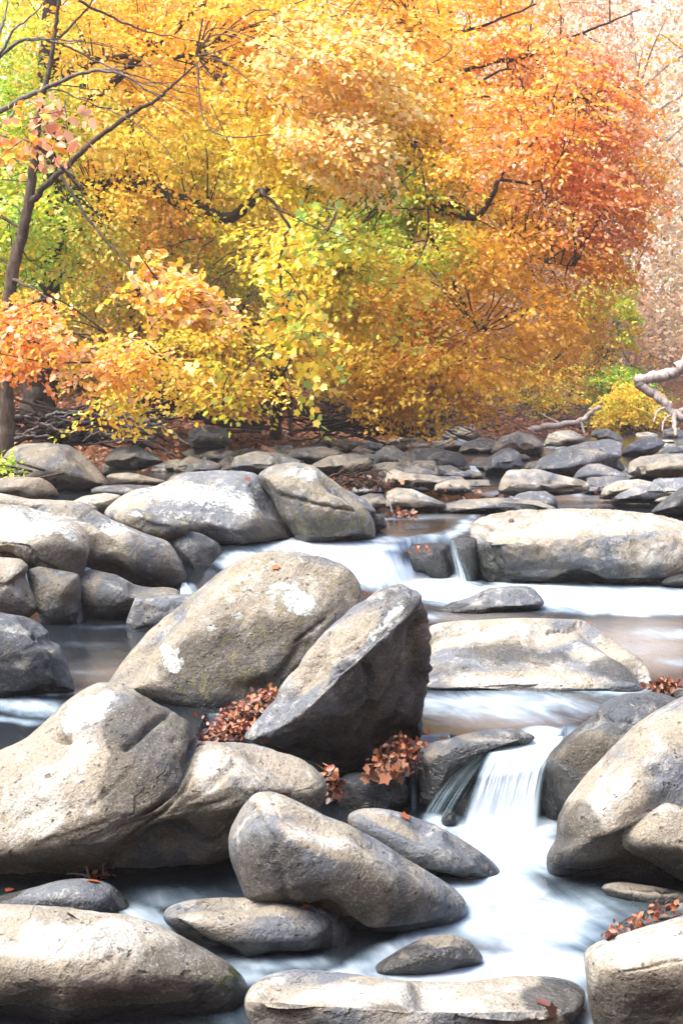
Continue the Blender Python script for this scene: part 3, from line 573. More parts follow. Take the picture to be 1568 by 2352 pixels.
rock([(75, 1175), (100, 1160), (140, 1158), (190, 1152), (215, 1168), (260, 1195), (330, 1225), (385, 1243), (400, 1262), (415, 1290), (433, 1330), (415, 1356), (340, 1350), (250, 1318), (190, 1300), (140, 1240)],
     'long brown boulder with a pale lichen crest, sloping down to the right at the left', 12.7, .42, 2.4, 6, c=(270, 1255), sm=2, tan=.62, spots=.6, amp=.03, wz_=-1, folds=[(180, 1190, 430, 1290, .9, .15, 12)], lich=[(190, 1180, 30, 14, .8), (270, 1205, 60, 8, .7, 26), (140, 1175, 50, 10, .6), (380, 1250, 20, 8, .6)], dark=[(380, 1320, 60, 30, .5)])
rock([(258, 1185), (285, 1170), (310, 1168), (350, 1180), (400, 1193), (440, 1203), (425, 1228), (380, 1245), (320, 1235), (275, 1210)],
     'small speckled brown rock in front of the white-topped boulder', 13.2, .25, 2.4, 5, tan=.55, spots=.8, amp=.06, val=.9, wz_=-1, lich=[(310, 1180, 30, 10, .7)])
rock([(383, 1240), (415, 1221), (440, 1219), (470, 1228), (500, 1245), (520, 1280), (532, 1305), (515, 1340), (490, 1372), (455, 1378), (430, 1350), (415, 1300)],
     'upright dark grey rock left of the second cascade', 12.9, .3, 2.6, 5, wl=(465, 1365, 0.35), tan=.25, spots=.15, amp=.05, val=.65, folds=[(430, 1225, 470, 1360, .8, .2, 6)], lich=[(445, 1240, 20, 10, .5)], wz_=.35, dark=[(490, 1310, 40, 50, .7)])
rock([(176, 1330), (200, 1307), (260, 1318), (310, 1343), (350, 1350), (400, 1350), (418, 1362), (400, 1400), (320, 1430), (260, 1440), (190, 1438), (178, 1400)],
     'smooth dark boulder at the back of the still left pool', 12.2, .38, 2.3, 6, wl=(260, 1425, 0.35), tan=.4, spots=.2, amp=.04, val=.7, folds=[(180, 1360, 420, 1380, .7, .1, 14)], wz_=.35, wetw=.12, dark=[(260, 1400, 100, 24, .6)])
rock([(283, 1460), (292, 1420), (311, 1372), (345, 1372), (400, 1366), (450, 1362), (480, 1370), (450, 1430), (350, 1462)],
     'flat-faced grey block standing in the still left pool', 11.3, .25, 3.4, 5, wl=(340, 1447, 0.35), tan=.3, spots=.2, amp=.02, sm=1, val=.95, wz_=.35, wetw=.03)
rock([(-80, 1285), (0, 1281), (50, 1284), (67, 1298), (56, 1325), (82, 1370), (90, 1400), (62, 1425), (0, 1415), (-80, 1400)],
     'tan and grey chunk at the left edge above the dark pool', 11.4, .3, 2.6, 5, cream=[(20, 1365, 60, 30, 1)], tan=.7, spots=.3, amp=.06, cracks=[([(0, 1345), (40, 1340), (60, 1322)], 3, .03)], wz_=.2, folds=[(-40, 1300, 70, 1320, .8, .1, 8)])
rock([(-120, 1420), (-40, 1398), (0, 1405), (50, 1413), (95, 1430), (115, 1452), (110, 1470), (140, 1482), (155, 1520), (166, 1560), (176, 1592), (140, 1608), (60, 1615), (0, 1622), (-120, 1610)],
     'dark pitted boulder at the left edge standing in the foamy pool', 9.25, .4, 2.5, 6, c=(20, 1510), wl=(60, 1602, 0.35), tan=.15, spots=.35, amp=.05, val=.62, wz_=.35, wetw=.04, ridg=.05, lich=[(30, 1450, 60, 12, .6, 10)], pits=[(85, 1462, 10, 7, .06), (115, 1535, 10, 8, .03), (40, 1520, 20, 10, .02)], folds=[(-60, 1450, 150, 1500, .8, .1, 14)])
rock([(-60, 1130), (-20, 1130), (60, 1145), (150, 1150), (190, 1156), (240, 1160), (200, 1190), (0, 1190), (-60, 1180)], 'flat cream rock shelf behind the lichen-capped left boulder', 14.5, .5, 2.4, 5, tan=.8, spots=.3, val=1.05)
rock([(150, 1160), (190, 1140), (240, 1132), (280, 1138), (275, 1165), (230, 1182), (170, 1180)], 'cream rounded rock wedged behind the brown crest boulder', 14.8, .4, 2.3, 5, tan=.85, spots=.3, val=1.05)
rock([(-5, 1095), (8, 1050), (30, 1026), (60, 1020), (110, 1017), (160, 1022), (200, 1050), (235, 1090), (260, 1122), (200, 1140), (60, 1138), (0, 1125)],
     'large smooth brown boulder on the left bank beside the slender trunk', 20.3, .7, 2.4, 6, tan=.6, spots=.35, val=.72, wz_=0, folds=[(10, 1045, 255, 1100, .8, .1, 10)])
rock([(-60, 1105), (0, 1098), (60, 1095), (95, 1097), (120, 1113), (140, 1140), (100, 1152), (0, 1155), (-60, 1150)], 'tan squared boulder in front of the large smooth brown one at the left edge', 18.5, .5, 2.8, 5, tan=.85, spots=.2, val=.85, wz_=0)
rock([(200, 1128), (230, 1116), (300, 1112), (370, 1118), (400, 1125), (350, 1150), (250, 1150)], 'low pale rock behind the left end of the white-topped boulder', 17, .4, 2.4, 5, tan=.3, spots=.2, val=.95, wz_=0)
rock([(240, 1090), (300, 1085), (360, 1100), (400, 1110), (340, 1122), (260, 1118)], 'flat reddish tan slab on the bank above the pale rocks', 20, .5, 2.6, 5, tan=1, spots=0, val=.75, wz_=0)
rock([(380, 1108), (395, 1092), (430, 1083), (470, 1084), (450, 1110)], 'small tan rock peeking over the white-topped boulder', 17, .3, 2.4, 4, tan=.9, spots=.1, val=.9, wz_=0)

# ---- upper reaches
def far(outline, label, z, T, **kw):
    yb = max(p[1] for p in outline); 
    d = float(dep(np.array(yb - 4.), z)) + T * .55
    kw.setdefault('lv', 4); kw['val'] = kw.get('val', 1.) * 1.3; kw.setdefault('q', 3.2); kw.setdefault('sm', 1); kw.setdefault('facets', 18); kw.setdefault('fdep', .85); kw.setdefault('wetw', .08); kw.setdefault('amp', .06); kw.setdefault('wz_', z - .05)
    ya = min(p[1] for p in outline); xa = min(p[0] for p in outline); xb_ = max(p[0] for p in outline)
    tl = .12 * (yb - ya) * (1 if len(label) % 2 else -1)
    kw.setdefault('folds', [(xa, ya + .42 * (yb - ya) - tl, xb_, ya + .42 * (yb - ya) + tl, 1.7, .1, 2.5)])
    return rock(outline, label, d, T, group='rocks of the upper stream', name='rock', cat='rock', **kw)
far([(855, 1074), (862, 1040), (880, 1026), (902, 1022), (930, 1040), (942, 1052), (940, 1076), (900, 1082)], 'blue-grey upright rock near the brush pile upstream', .9, .4, tan=.1, val=.7)
far([(943, 1080), (944, 1030), (1000, 1029), (1060, 1040), (1072, 1060), (1072, 1082), (1000, 1090), (960, 1088)], 'flat-topped block with a nearly black front face upstream', .9, .55, tan=.15, val=.55, folds=[(940, 1043, 1075, 1055, 2.2, .1, 4)], lich=[(1010, 1038, 60, 6, .5)], sm=1)
far([(985, 1084), (1000, 1062), (1030, 1052), (1060, 1056), (1078, 1078), (1040, 1090)], 'brown humped rock in front of the black-fronted block', .9, .3, tan=.7, val=.75)
far([(1125, 1045), (1135, 1020), (1150, 1004), (1190, 990), (1225, 998), (1250, 1022), (1245, 1045), (1180, 1052)], 'pale rounded boulder standing highest in the upper stream', 1.0, .7, tan=.5, spots=.4, val=1)
far([(1112, 1086), (1122, 1050), (1150, 1031), (1172, 1028), (1192, 1038), (1202, 1072), (1180, 1090), (1140, 1092)], 'pointed blue-grey boulder below the pale rounded one', .92, .45, tan=.1, val=.85, lich=[(1170, 1035, 20, 8, .6)])
far([(1248, 1022), (1258, 997), (1285, 988), (1312, 988), (1345, 1005), (1340, 1028), (1290, 1034)], 'humped tan boulder right of the highest pale one', 1.0, .6, tan=.6, val=.8, lich=[(1290, 993, 30, 6, .6)])
far([(1212, 1084), (1240, 1052), (1290, 1028), (1350, 1014), (1400, 1008), (1432, 1018), (1428, 1050), (1380, 1085), (1290, 1096), (1230, 1094)], 'long blue-grey sloping slab across the upper stream', .92, .8, tan=.1, val=1, folds=[(1215, 1080, 1430, 1060, 1.2, .1, 8)], lv=5, strata=((1, .3), 3, .04))
far([(1336, 1066), (1345, 1044), (1365, 1035), (1392, 1036), (1425, 1058), (1436, 1080), (1400, 1092), (1350, 1084)], 'angular dark and tan rock leaning on the long sloping slab', .92, .4, tan=.5, val=.8, folds=[(1370, 1036, 1400, 1090, .6, .3, 4)])
far([(1312, 1104), (1325, 1082), (1350, 1065), (1378, 1064), (1420, 1080), (1446, 1100), (1400, 1112), (1340, 1112)], 'pale pyramid-shaped rock at the waters edge upstream', .9, .4, tan=.1, val=1.05)
far([(1438, 1090), (1446, 1060), (1470, 1048), (1530, 1042), (1620, 1042), (1640, 1095), (1560, 1106), (1470, 1102)], 'broad tan boulder with white dots at the right edge upstream', .9, .7, tan=.8, spots=.6, val=.9, lv=5)
far([(1143, 1132), (1150, 1104), (1165, 1080), (1200, 1077), (1240, 1079), (1290, 1092), (1330, 1102), (1357, 1112), (1352, 1132), (1250, 1140), (1180, 1140)], 'long cream boulder with a dark hollow at its right end', .9, .5, tan=.75, val=1.05, lv=5, folds=[(1150, 1100, 1355, 1112, 1.0, .1, 6)], dark=[(1310, 1108, 30, 8, 1)])  # the hollow is only shade painted by the dark mask
far([(880, 1114), (888, 1086), (905, 1076), (930, 1086), (1000, 1092), (1030, 1104), (1015, 1124), (940, 1130)], 'long cream rock right of the brush pile', .9, .45, tan=.85, val=1.05, lv=5)
far([(995, 1132), (1000, 1112), (1030, 1102), (1065, 1100), (1084, 1112), (1084, 1132), (1040, 1138)], 'small cream flat-topped rock beside the long cream one', .88, .3, tan=.8, val=1, folds=[(995, 1115, 1085, 1115, 1.2, 0, 3)])
far([(930, 1118), (945, 1108), (975, 1112), (995, 1128), (960, 1134)], 'low dark grey rock between the two cream ones', .88, .25, tan=.1, val=.6)
far([(884, 1168), (888, 1130), (910, 1120), (945, 1122), (990, 1142), (1025, 1158), (1020, 1172), (950, 1176)], 'cream and grey boulder lying before the brush pile', .8, .4, tan=.75, val=1, lv=5, dark=[(990, 1155, 40, 10, .6)])
far([(812, 1166), (820, 1142), (850, 1132), (878, 1134), (895, 1160), (860, 1174)], 'low tan rock just right of the brownish spotted boulder', .8, .3, tan=.8, val=.95)
far([(800, 1140), (812, 1118), (860, 1112), (885, 1126), (880, 1140)], 'grey rock under the brush pile', .85, .3, tan=.2, val=.8)
far([(995, 1186), (1020, 1158), (1060, 1148), (1140, 1143), (1230, 1150), (1282, 1168), (1270, 1184), (1150, 1186)], 'low wet shelf rock lapped by pale water above the wide boulder', .74, .6, tan=.4, val=.75, lv=5, wetp=[(1120, 1175, 140, 8, .8)])
far([(1168, 1158), (1185, 1135), (1215, 1128), (1252, 1128), (1276, 1142), (1282, 1170), (1200, 1172)], 'grey squarish rock on the low wet shelf', .76, .35, tan=.2, val=.8)
far([(1374, 1146), (1385, 1120), (1420, 1104), (1465, 1100), (1500, 1108), (1480, 1126), (1420, 1148)], 'cream curved rock in front of the tan pool upstream right', .84, .4, tan=.7, val=1.05, lv=5)
far([(1395, 1156), (1420, 1134), (1470, 1112), (1530, 1098), (1620, 1096), (1640, 1150), (1540, 1156)], 'long grey sloping rock at the right edge of the tan pool', .84, .6, tan=.25, val=1, lv=5)
far([(1488, 1160), (1500, 1142), (1540, 1132), (1580, 1135), (1560, 1165)], 'small cream rock before the dark right edge boulder', .8, .3, tan=.8, val=.8)
far([(1425, 1046), (1440, 1022), (1470, 1008), (1505, 1003), (1530, 1016), (1510, 1040), (1470, 1052)], 'light grey oval boulder upstream near the dead tree', 1.0, .6, tan=.2, val=1)
far([(1352, 1000), (1362, 988), (1395, 984), (1425, 1000), (1436, 1018), (1400, 1020)], 'dark tilted slate-like rock on the far gravel edge', 1.0, .5, tan=.1, val=.45, q=3.5)
far([(1516, 1012), (1522, 988), (1545, 982), (1570, 990), (1580, 1015)], 'grey block below the roots of the dead tree', 1.0, .5, tan=.3, val=.9, q=3)
far([(1500, 1050), (1530, 1028), (1570, 1022), (1620, 1028), (1620, 1052)], 'grey flat rock at the right edge below the dead tree', .95, .5, tan=.3, val=.8)
far([(1005, 1014), (1020, 992), (1045, 974), (1085, 973), (1098, 990), (1098, 1014), (1050, 1022)], 'square dark brown boulder at the foot of the leafy bank', 1.1, .6, tan=.5, val=.45, q=3.2)
far([(1050, 1040), (1065, 1016), (1100, 1006), (1140, 1012), (1150, 1040), (1100, 1048)], 'grey slab behind the pointed blue-grey boulder', .98, .5, tan=.2, val=.85)
far([(980, 1036), (1000, 1014), (1050, 1006), (1090, 1018), (1070, 1040)], 'pale grey slab behind the black-fronted block', 1.0, .6, tan=.2, val=.85)
far([(1055, 1092), (1075, 1078), (1105, 1086), (1112, 1100), (1080, 1104)], 'flat tan stone at the little upstream spill', .88, .25, tan=.7, val=.9)
far([(1240, 1002), (1250, 990), (1262, 990), (1268, 1008), (1250, 1012)], 'tiny pale stone wedged between two upstream boulders', 1.0, .25, tan=.4, val=.9)
far([(715, 1066), (760, 1045), (820, 1042), (858, 1058), (850, 1082), (770, 1092), (720, 1084)], 'brown flat rock on the bank left of the blue-grey upright rock', .95, .6, tan=.6, val=.55)
far([(528, 1075), (540, 1048), (590, 1036), (650, 1044), (700, 1062), (720, 1084), (640, 1096), (560, 1092)], 'long grey-brown spotted boulder under the split log', 1.0, .7, tan=.5, spots=.7, val=.55, lv=5)
far([(640, 1060), (680, 1030), (740, 1024), (790, 1040), (760, 1062), (700, 1070)], 'brown rounded rock at the foot of the leafy slope', 1.05, .5, tan=.6, val=.5)
far([(430, 1012), (436, 985), (470, 975), (520, 985), (535, 1020), (500, 1036), (440, 1030)], 'squarish mossy grey boulder under the fallen logs', 1.2, .5, tan=.3, spots=.5, val=.4, q=3.2, lv=5)
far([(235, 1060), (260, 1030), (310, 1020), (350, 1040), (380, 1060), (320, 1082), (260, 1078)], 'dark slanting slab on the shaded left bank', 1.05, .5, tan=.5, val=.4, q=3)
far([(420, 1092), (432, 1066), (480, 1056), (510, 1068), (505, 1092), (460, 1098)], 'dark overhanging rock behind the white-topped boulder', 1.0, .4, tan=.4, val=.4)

for X, yb, z, w, h, nm in [(1780, 1900, 0, 420, 330, 'grey boulder past the right edge beside the lower pool'), (2080, 1880, 0, 360, 280, 'rounded boulder standing farther right by the lower pool'), (2350, 1900, 0, 380, 260, 'low boulder on the far right of the lower ledge'), (1850, 1460, .35, 300, 200, 'tan boulder past the right edge in the middle pool'),
                       (1800, 1350, .35, 330, 190, 'boulder continuing the upper ledge to the right'), (2080, 1350, .35, 330, 210, 'big grey boulder closing the upper ledge'), (2360, 1340, .35, 340, 200, 'last boulder of the upper ledge on the right'), (2650, 1340, .35, 340, 220, 'boulder where the upper ledge meets the right bank')]:
    rock([(X + math.cos(t) * w * .5 * (1 + .12 * math.sin(3 * t + X)), yb - h * .42 + math.sin(t) * h * .55) for t in np.linspace(0, 2 * math.pi, 14, endpoint=False)], nm, float(dep(np.array(float(yb)), z)) + .4, .5, wl=(X, yb, z), lv=5, q=2.6, tan=.4, spots=.3, val=.9)
# small rocks that fill the shaded bank and the far stream bed
rs = np.random.RandomState(11)
def rand_outline(cx, cy, w, h, n=9, j=.2):
    a = np.sort(rs.uniform(0, 2 * math.pi, n)); r = 1 + rs.uniform(-j, j, n)
    a = np.linspace(0, 2 * math.pi, n, endpoint=False) + rs.uniform(-.2, .2, n)
    return [(cx + math.cos(t) * w * q * .5, cy + math.sin(t) * h * q * .5) for t, q in zip(a, r)]
for k in range(165):
    X = rs.uniform(215, 1010); Y = rs.uniform(975, 1084) if X < 560 else rs.uniform(1004, 1088)
    w = rs.uniform(34, 105) * (.55 + .45 * (Y - 960) / 120); h = w * rs.uniform(.30, .55)
    z = np.interp(Y, [980, 1090], [1.20, .86]); d = float(dep(np.array(Y + h * .3), z)) + .2
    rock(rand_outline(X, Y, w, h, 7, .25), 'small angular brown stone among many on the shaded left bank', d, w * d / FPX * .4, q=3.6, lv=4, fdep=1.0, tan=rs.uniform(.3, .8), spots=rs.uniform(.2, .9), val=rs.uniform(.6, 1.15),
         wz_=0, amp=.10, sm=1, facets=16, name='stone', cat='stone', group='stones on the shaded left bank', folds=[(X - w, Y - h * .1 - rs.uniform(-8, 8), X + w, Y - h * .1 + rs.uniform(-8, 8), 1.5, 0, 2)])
for k in range(110):
    X = rs.uniform(860, 1640); Y = rs.uniform(1000, 1128)
    w = rs.uniform(26, 110) * (.5 + .5 * (Y - 980) / 130); h = w * rs.uniform(.20, .38)
    z = np.interp(Y, [1000, 1040, 1130], [1.05, .98, .85]); d = float(dep(np.array(Y + h * .25), z)) + .1
    rock(rand_outline(X, Y, w, h, 8, .2), 'small flat grey or tan stone scattered between the upstream rocks', d, w * d / FPX * .45, q=3.2, lv=4, fdep=.9, tan=rs.uniform(.05, .9), spots=rs.uniform(0, .5), val=rs.uniform(.95, 1.6),
         wz_=z - .05, amp=.08, sm=1, facets=14, name='stone', cat='stone', group='stones of the upstream bed', wetw=.05, folds=[(X - w, Y - rs.uniform(-5, 5), X + w, Y + rs.uniform(-5, 5), 1.8, 0, 2)])

# ------------------------------------------------------------------ falling water
def bez(a, b, c, t): return a * (1 - t) ** 2 + 2 * b * t * (1 - t) + c * t * t
def water_sheet(name, rows, label, nu=120, nv=60, dens=(1, 1), edge=.12, rough=.012, seed=0):
    """rows: photo places with distance for the left and right rim, from the lip to the foot"""
    rows = [(P3(*a), P3(*b)) for a, b in rows]
    Lp = np.array([r[0] for r in rows]); Rp = np.array([r[1] for r in rows]); n = len(rows)
    v = np.linspace(0, 1, nv); u = np.linspace(0, 1, nu)
    def spl(Q):
        k = np.linspace(0, 1, n); out = np.stack([np.interp(v, k, Q[:, a]) for a in range(3)], -1)
        for _ in range(10): out[1:-1] = (out[:-2] + 2 * out[1:-1] + out[2:]) / 4
        return out
    L, Rr = spl(Lp), spl(Rp)
    V = L[:, None] * (1 - u[None, :, None]) + Rr[:, None] * u[None, :, None]
    p = np.stack(np.broadcast_arrays(u[None, :] * 9 + seed, v[:, None] * .8, 0 * u[None, :]), -1).reshape(-1, 3)
    nz = fbm(p, 4, .6).reshape(nv, nu)
    V[:, :, 1] -= nz * rough * 2 * np.sin(np.pi * np.clip(v * 1.3, 0, 1))[:, None] + rough * np.sin(np.pi * u)[None]
    A = np.zeros((nv, nu, 4)); d0, d1 = dens
    A[..., 0] = (d0 + (d1 - d0) * v[:, None]) * np.clip(np.minimum(u, 1 - u) / edge + .15, 0, 1)[None]
    A[..., 1] = v[:, None]; A[..., 2] = u[None] + seed; A[..., 3] = 1
    base = V.reshape(-1, 3).mean(0)
    o = link(name, mk_mesh(name, V.reshape(-1, 3) - base, grid_faces(nv, nu), M_FALL, {'wat': A.reshape(-1, 4)}), None, base)
    return tag(o, label, 'waterfall', 'falling water')
def Z(x, y, z): return (x, y, float(dep(np.array(float(y)), z)))
water_sheet('waterfall', [(Z(1135, 1712, .356), Z(1300, 1690, .358)), (Z(1118, 1730, .35), Z(1296, 1704, .354)), (Z(1104, 1755, .325), Z(1278, 1728, .335)), (Z(1088, 1787, .275), Z(1254, 1764, .285)), (Z(1073, 1825, .19), Z(1246, 1812, .19)), (Z(1058, 1866, .095), Z(1243, 1860, .09)), (Z(1045, 1914, -.01), Z(1240, 1908, -.01))],
            'wide silky white curtain of the front waterfall', dens=(1.0, .9), nu=200, nv=90, rough=.012)
water_sheet('waterfall', [(Z(1090, 1738, .34), Z(1124, 1738, .34)), (Z(1035, 1778, .25), Z(1096, 1782, .27)), (Z(1000, 1818, .16), Z(1068, 1830, .16)), (Z(972, 1862, .07), Z(1044, 1872, .06)), (Z(960, 1898, -.01), Z(1034, 1900, -.01))],
            'thin slanting side stream left of the front waterfall curtain', dens=(.16, .42), seed=3, edge=.3, rough=.008)
water_sheet('waterfall', [((936, 1705, 7.7), (948, 1703, 7.7)), ((940, 1760, 7.5), (954, 1760, 7.5)), ((944, 1870, 7.4), (962, 1880, 7.4))],
            'narrow thread of water trickling below the leaf clump', dens=(.35, .4), nu=30, seed=5, edge=.3)
water_sheet('waterfall', [((1030, 1240, 14.0), (1046, 1240, 14.0)), ((1034, 1275, 13.75), (1056, 1272, 13.75)), ((1040, 1315, 13.6), (1076, 1318, 13.6)), ((1030, 1356, 13.45), (1096, 1358, 13.45))],
            'narrow white chute between the dark rocks of the second cascade', dens=(.35, .6), nu=60, seed=7, edge=.4)
water_sheet('waterfall', [((418, 1338, 12.6), (428, 1338, 12.6)), ((412, 1350, 12.5), (438, 1350, 12.5)), ((410, 1366, 12.4), (444, 1366, 12.4))],
            'tiny white spill between the boulders behind the left pool', dens=(1.2, 1.2), nu=30, seed=9, edge=.2)
water_sheet('waterfall', [((1076, 1070, 23.4), (1092, 1070, 23.4)), ((1080, 1088, 23), (1108, 1088, 23))],
            'little white spill among the rocks far upstream', dens=(1, 1), nu=30, seed=11, edge=.2)

# ------------------------------------------------------------------ wood: tapered tubes
class Tubes:
    def __init__(s): s.V = []; s.F = []; s.n = 0
    def add(s, pts, radii, sides=7, wob=0., seed=0):
        pts = np.asarray(pts, float); n = len(pts); radii = np.broadcast_to(np.asarray(radii, float), (n,))
        t = np.gradient(pts, axis=0); t /= np.linalg.norm(t, axis=1)[:, None] + 1e-9
        ref = np.array([0, 0, 1.]) if abs(t[0, 2]) < .9 else np.array([1., 0, 0])
        a = np.cross(t, ref); a /= np.linalg.norm(a, axis=1)[:, None] + 1e-9; b = np.cross(t, a)
        th = np.linspace(0, 2 * math.pi, sides, endpoint=False)
        rr = radii[:, None] * np.ones((1, sides))
        if wob: rr = rr * (1 + wob * fbm(np.stack([np.cos(th)[None] * 1.3 + 0 * rr, np.sin(th)[None] * 1.3 + 0 * rr, np.arange(n)[:, None] * .35 + seed + 0 * rr], -1).reshape(-1, 3), 2).reshape(rr.shape))
        V = pts[:, None] + a[:, None] * (np.cos(th) * rr)[..., None] + b[:, None] * (np.sin(th) * rr)[..., None]
        i = np.arange(n - 1)[:, None] * sides; j = np.arange(sides)[None]; j2 = (j + 1) % sides
        F = np.stack([i + j, i + j2, i + sides + j2, i + sides + j], -1).reshape(-1, 4)
        s.V.append(V.reshape(-1, 3)); s.F.append(F + s.n); s.n += n * sides
        tip = np.stack([pts[-1] + t[-1] * radii[-1] * .3, pts[0] - t[0] * radii[0] * .3]); s.V.append(tip)
        m = (n - 1) * sides; e = s.n - n * sides
        cap = np.stack([e + m + np.arange(sides), e + m + (np.arange(sides) + 1) % sides, np.full(sides, s.n), np.full(sides, s.n)], -1)
        # cap as fans of degenerate-free quads is awkward: collect triangles apart
        s.T = getattr(s, 'T', []); s.T += [(c[0], c[1], c[2]) for c in cap.tolist()] + [(e + (k + 1) % sides, e + k, s.n + 1) for k in range(sides)]
        s.n += 2
    def build(s, name, mat, parent=None, loc=(0, 0, 0)):
        V = np.concatenate(s.V) - np.asarray(loc, float); F = np.concatenate(s.F).tolist() + s.T
        me = mk_mesh(name, V, F, mat)
        return link(name, me, parent, (0, 0, 0) if parent else loc)
def smooth_path(pts, k=8):
    p = np.asarray(pts, float); n = len(p)
    if n < 3: return np.array([p[0] + (p[-1] - p[0]) * t for t in np.linspace(0, 1, k)])
    q = np.concatenate([[2 * p[0] - p[1]], p, [2 * p[-1] - p[-2]]]); out = []
    for i in range(1, n):
        a, b, c, d = q[i - 1:i + 3]
        for t in np.linspace(0, 1, k, endpoint=False):
            out.append(.5 * ((2 * b) + (-a + c) * t + (2 * a - 5 * b + 4 * c - d) * t * t + (-a + 3 * b - 3 * c + d) * t ** 3))
    out.append(p[-1]); return np.array(out)
def ipath(pl, d0, d1=None, k=8, jit=0., seed=0):
    """a limb traced at photo places, running from distance d0 to d1"""
    d1 = d0 if d1 is None else d1; n = len(pl); ds = np.linspace(d0, d1, n)
    p = smooth_path([P3(x, y, d) for (x, y), d in zip(pl, ds)], k)
    if jit: p = p + np.stack([pnoise(np.stack([np.arange(len(p)) * .45 + seed, 0 * p[:, 0] + a * 9.1, 0 * p[:, 0]], -1)) for a in range(3)], -1) * jit
    return p

# ------------------------------------------------------------------ leaves
LEAF_T = (np.array([(0, 0, 0), (.30, .31, .06), (.70, .27, .04), (1, 0, -.08), (.70, -.27, .04), (.30, -.31, .06)]), np.array([(0, 3, 2, 1), (0, 5, 4, 3)]))
CLUMP_T = (np.array([(0, 0, 0), (.2, .40, .05), (.75, .30, .1), (1, 0, -.08), (.65, -.42, .04), (.25, -.30, -.08)]), np.array([(0, 3, 2, 1), (0, 5, 4, 3)]))
_m = [(.05, 0)]
for k, (a, r) in enumerate([(-150, .38), (-118, .58), (-90, .46), (-56, .80), (-28, .60), (0, 1.0), (28, .60), (56, .80), (90, .46), (118, .58), (150, .38)]):
    _m.append((.30 + r * .68 * math.cos(R(a)), r * .68 * math.sin(R(a))))
MAPLE_T = (np.array([(x, y, .10 * abs(y) + .02) for x, y in _m]), np.array([(0, 1, 2, 3), (0, 3, 4, 5), (0, 5, 6, 7), (0, 7, 8, 9), (0, 9, 10, 11)]))
def leaves_mesh(name, P, A, Nn, size, col, tmpl=LEAF_T, mat=None, base=(0, 0, 0)):
    T, TF = tmpl; n = len(P)
    A = A / (np.linalg.norm(A, axis=1)[:, None] + 1e-9); B = np.cross(Nn, A); B /= np.linalg.norm(B, axis=1)[:, None] + 1e-9
    C_ = np.cross(A, B)
    V = P[:, None] + size[:, None, None] * (A[:, None] * T[None, :, 0:1] + B[:, None] * T[None, :, 1:2] + C_[:, None] * T[None, :, 2:3])
    F = (TF[None] + (np.arange(n) * len(T))[:, None, None]).reshape(-1, 4)
    colv = np.repeat(col, len(T), 0)
    return mk_mesh(name, (V - np.asarray(base)).reshape(-1, 3), F, mat or M_LEAF, {'col': colv}, smooth=False)

YEL = (.94, .69, .055); GOLD = (.94, .53, .035); ORG = (.94, .47, .035); RED = (.94, .30, .05); PINK = (.92, .52, .30)
LIME = (.56, .60, .04); GRN = (.30, .50, .03); OLV = (.66, .52, .04); CREAM = (.95, .74, .32); BRN = (.80, .36, .04); DKY = (.86, .52, .03)
ANCH = [  # photo place -> leaf colour of the crowns there
    (60, 60, LIME), (40, 200, GRN), (150, 120, GOLD), (230, 60, ORG), (330, 30, GOLD), (420, 80, ORG), (520, 60, ORG), (600, 150, ORG), (700, 60, GOLD), (300, 180, GOLD), (440, 180, ORG), (700, 160, GOLD), (560, 210, YEL), (650, 230, GOLD),
    (100, 300, LIME), (180, 330, YEL), (300, 350, YEL), (420, 330, YEL), (40, 420, GRN), (90, 470, LIME), (250, 420, GOLD), (360, 470, DKY), (480, 400, LIME), (520, 560, LIME), (420, 640, GRN), (540, 720, LIME), (640, 700, LIME), (150, 500, GRN), (280, 640, LIME), (900, 470, GRN), (1000, 560, GRN), (560, 330, YEL), (640, 400, YEL),
    (30, 560, GRN), (110, 600, LIME), (220, 560, OLV), (300, 600, DKY), (400, 560, BRN), (500, 600, DKY), (600, 520, YEL), (60, 660, GRN), (180, 690, OLV), (330, 700, BRN), (450, 690, DKY), (560, 660, LIME),
    (120, 820, OLV), (250, 850, OLV), (330, 930, LIME), (420, 820, BRN), (560, 800, OLV), (520, 900, LIME),
    (750, 150, GOLD), (800, 40, ORG), (850, 120, CREAM), (780, 280, GOLD), (860, 300, YEL), (700, 350, YEL), (760, 440, LIME), (880, 430, GRN), (950, 480, LIME), (850, 520, LIME), (930, 400, YEL), (900, 600, LIME), (820, 640, YEL),
    (950, 60, ORG), (1010, 130, ORG), (1080, 60, ORG), (980, 220, ORG), (1060, 250, GOLD), (1150, 120, RED), (1200, 60, ORG), (1180, 230, ORG), (1280, 170, RED), (1300, 60, PINK), (1000, 320, GOLD), (1080, 370, ORG), (1150, 330, ORG),
    (1250, 320, RED), (1350, 280, RED), (1050, 460, YEL), (1130, 450, GOLD), (1200, 430, ORG), (1300, 440, RED), (1400, 440, RED), (1000, 520, LIME), (1050, 570, LIME), (1120, 560, GOLD), (1200, 560, ORG), (1300, 560, ORG), (1380, 560, RED),
    (740, 560, YEL), (700, 650, YEL), (800, 600, LIME), (1000, 620, YEL), (940, 720, LIME), (860, 780, YEL), (1020, 860, YEL), (760, 720, YEL), (830, 750, GOLD), (880, 690, ORG), (960, 650, ORG), (1010, 700, GOLD), (1080, 620, ORG), (1000, 760, RED), (900, 720, ORG), (1080, 680, ORG), (1150, 700, GOLD), (1230, 690, ORG), (1320, 680, ORG), (900, 830, GOLD), (980, 790, ORG), (1060, 820, GOLD),
    (1120, 840, ORG), (1180, 780, ORG), (1260, 780, ORG), (1100, 910, GOLD), (1160, 910, YEL), (760, 830, YEL), (700, 760, OLV), (850, 900, GOLD),
]
AX = np.array([(a[0], a[1]) for a in ANCH], float); AC = np.array([a[2] for a in ANCH])
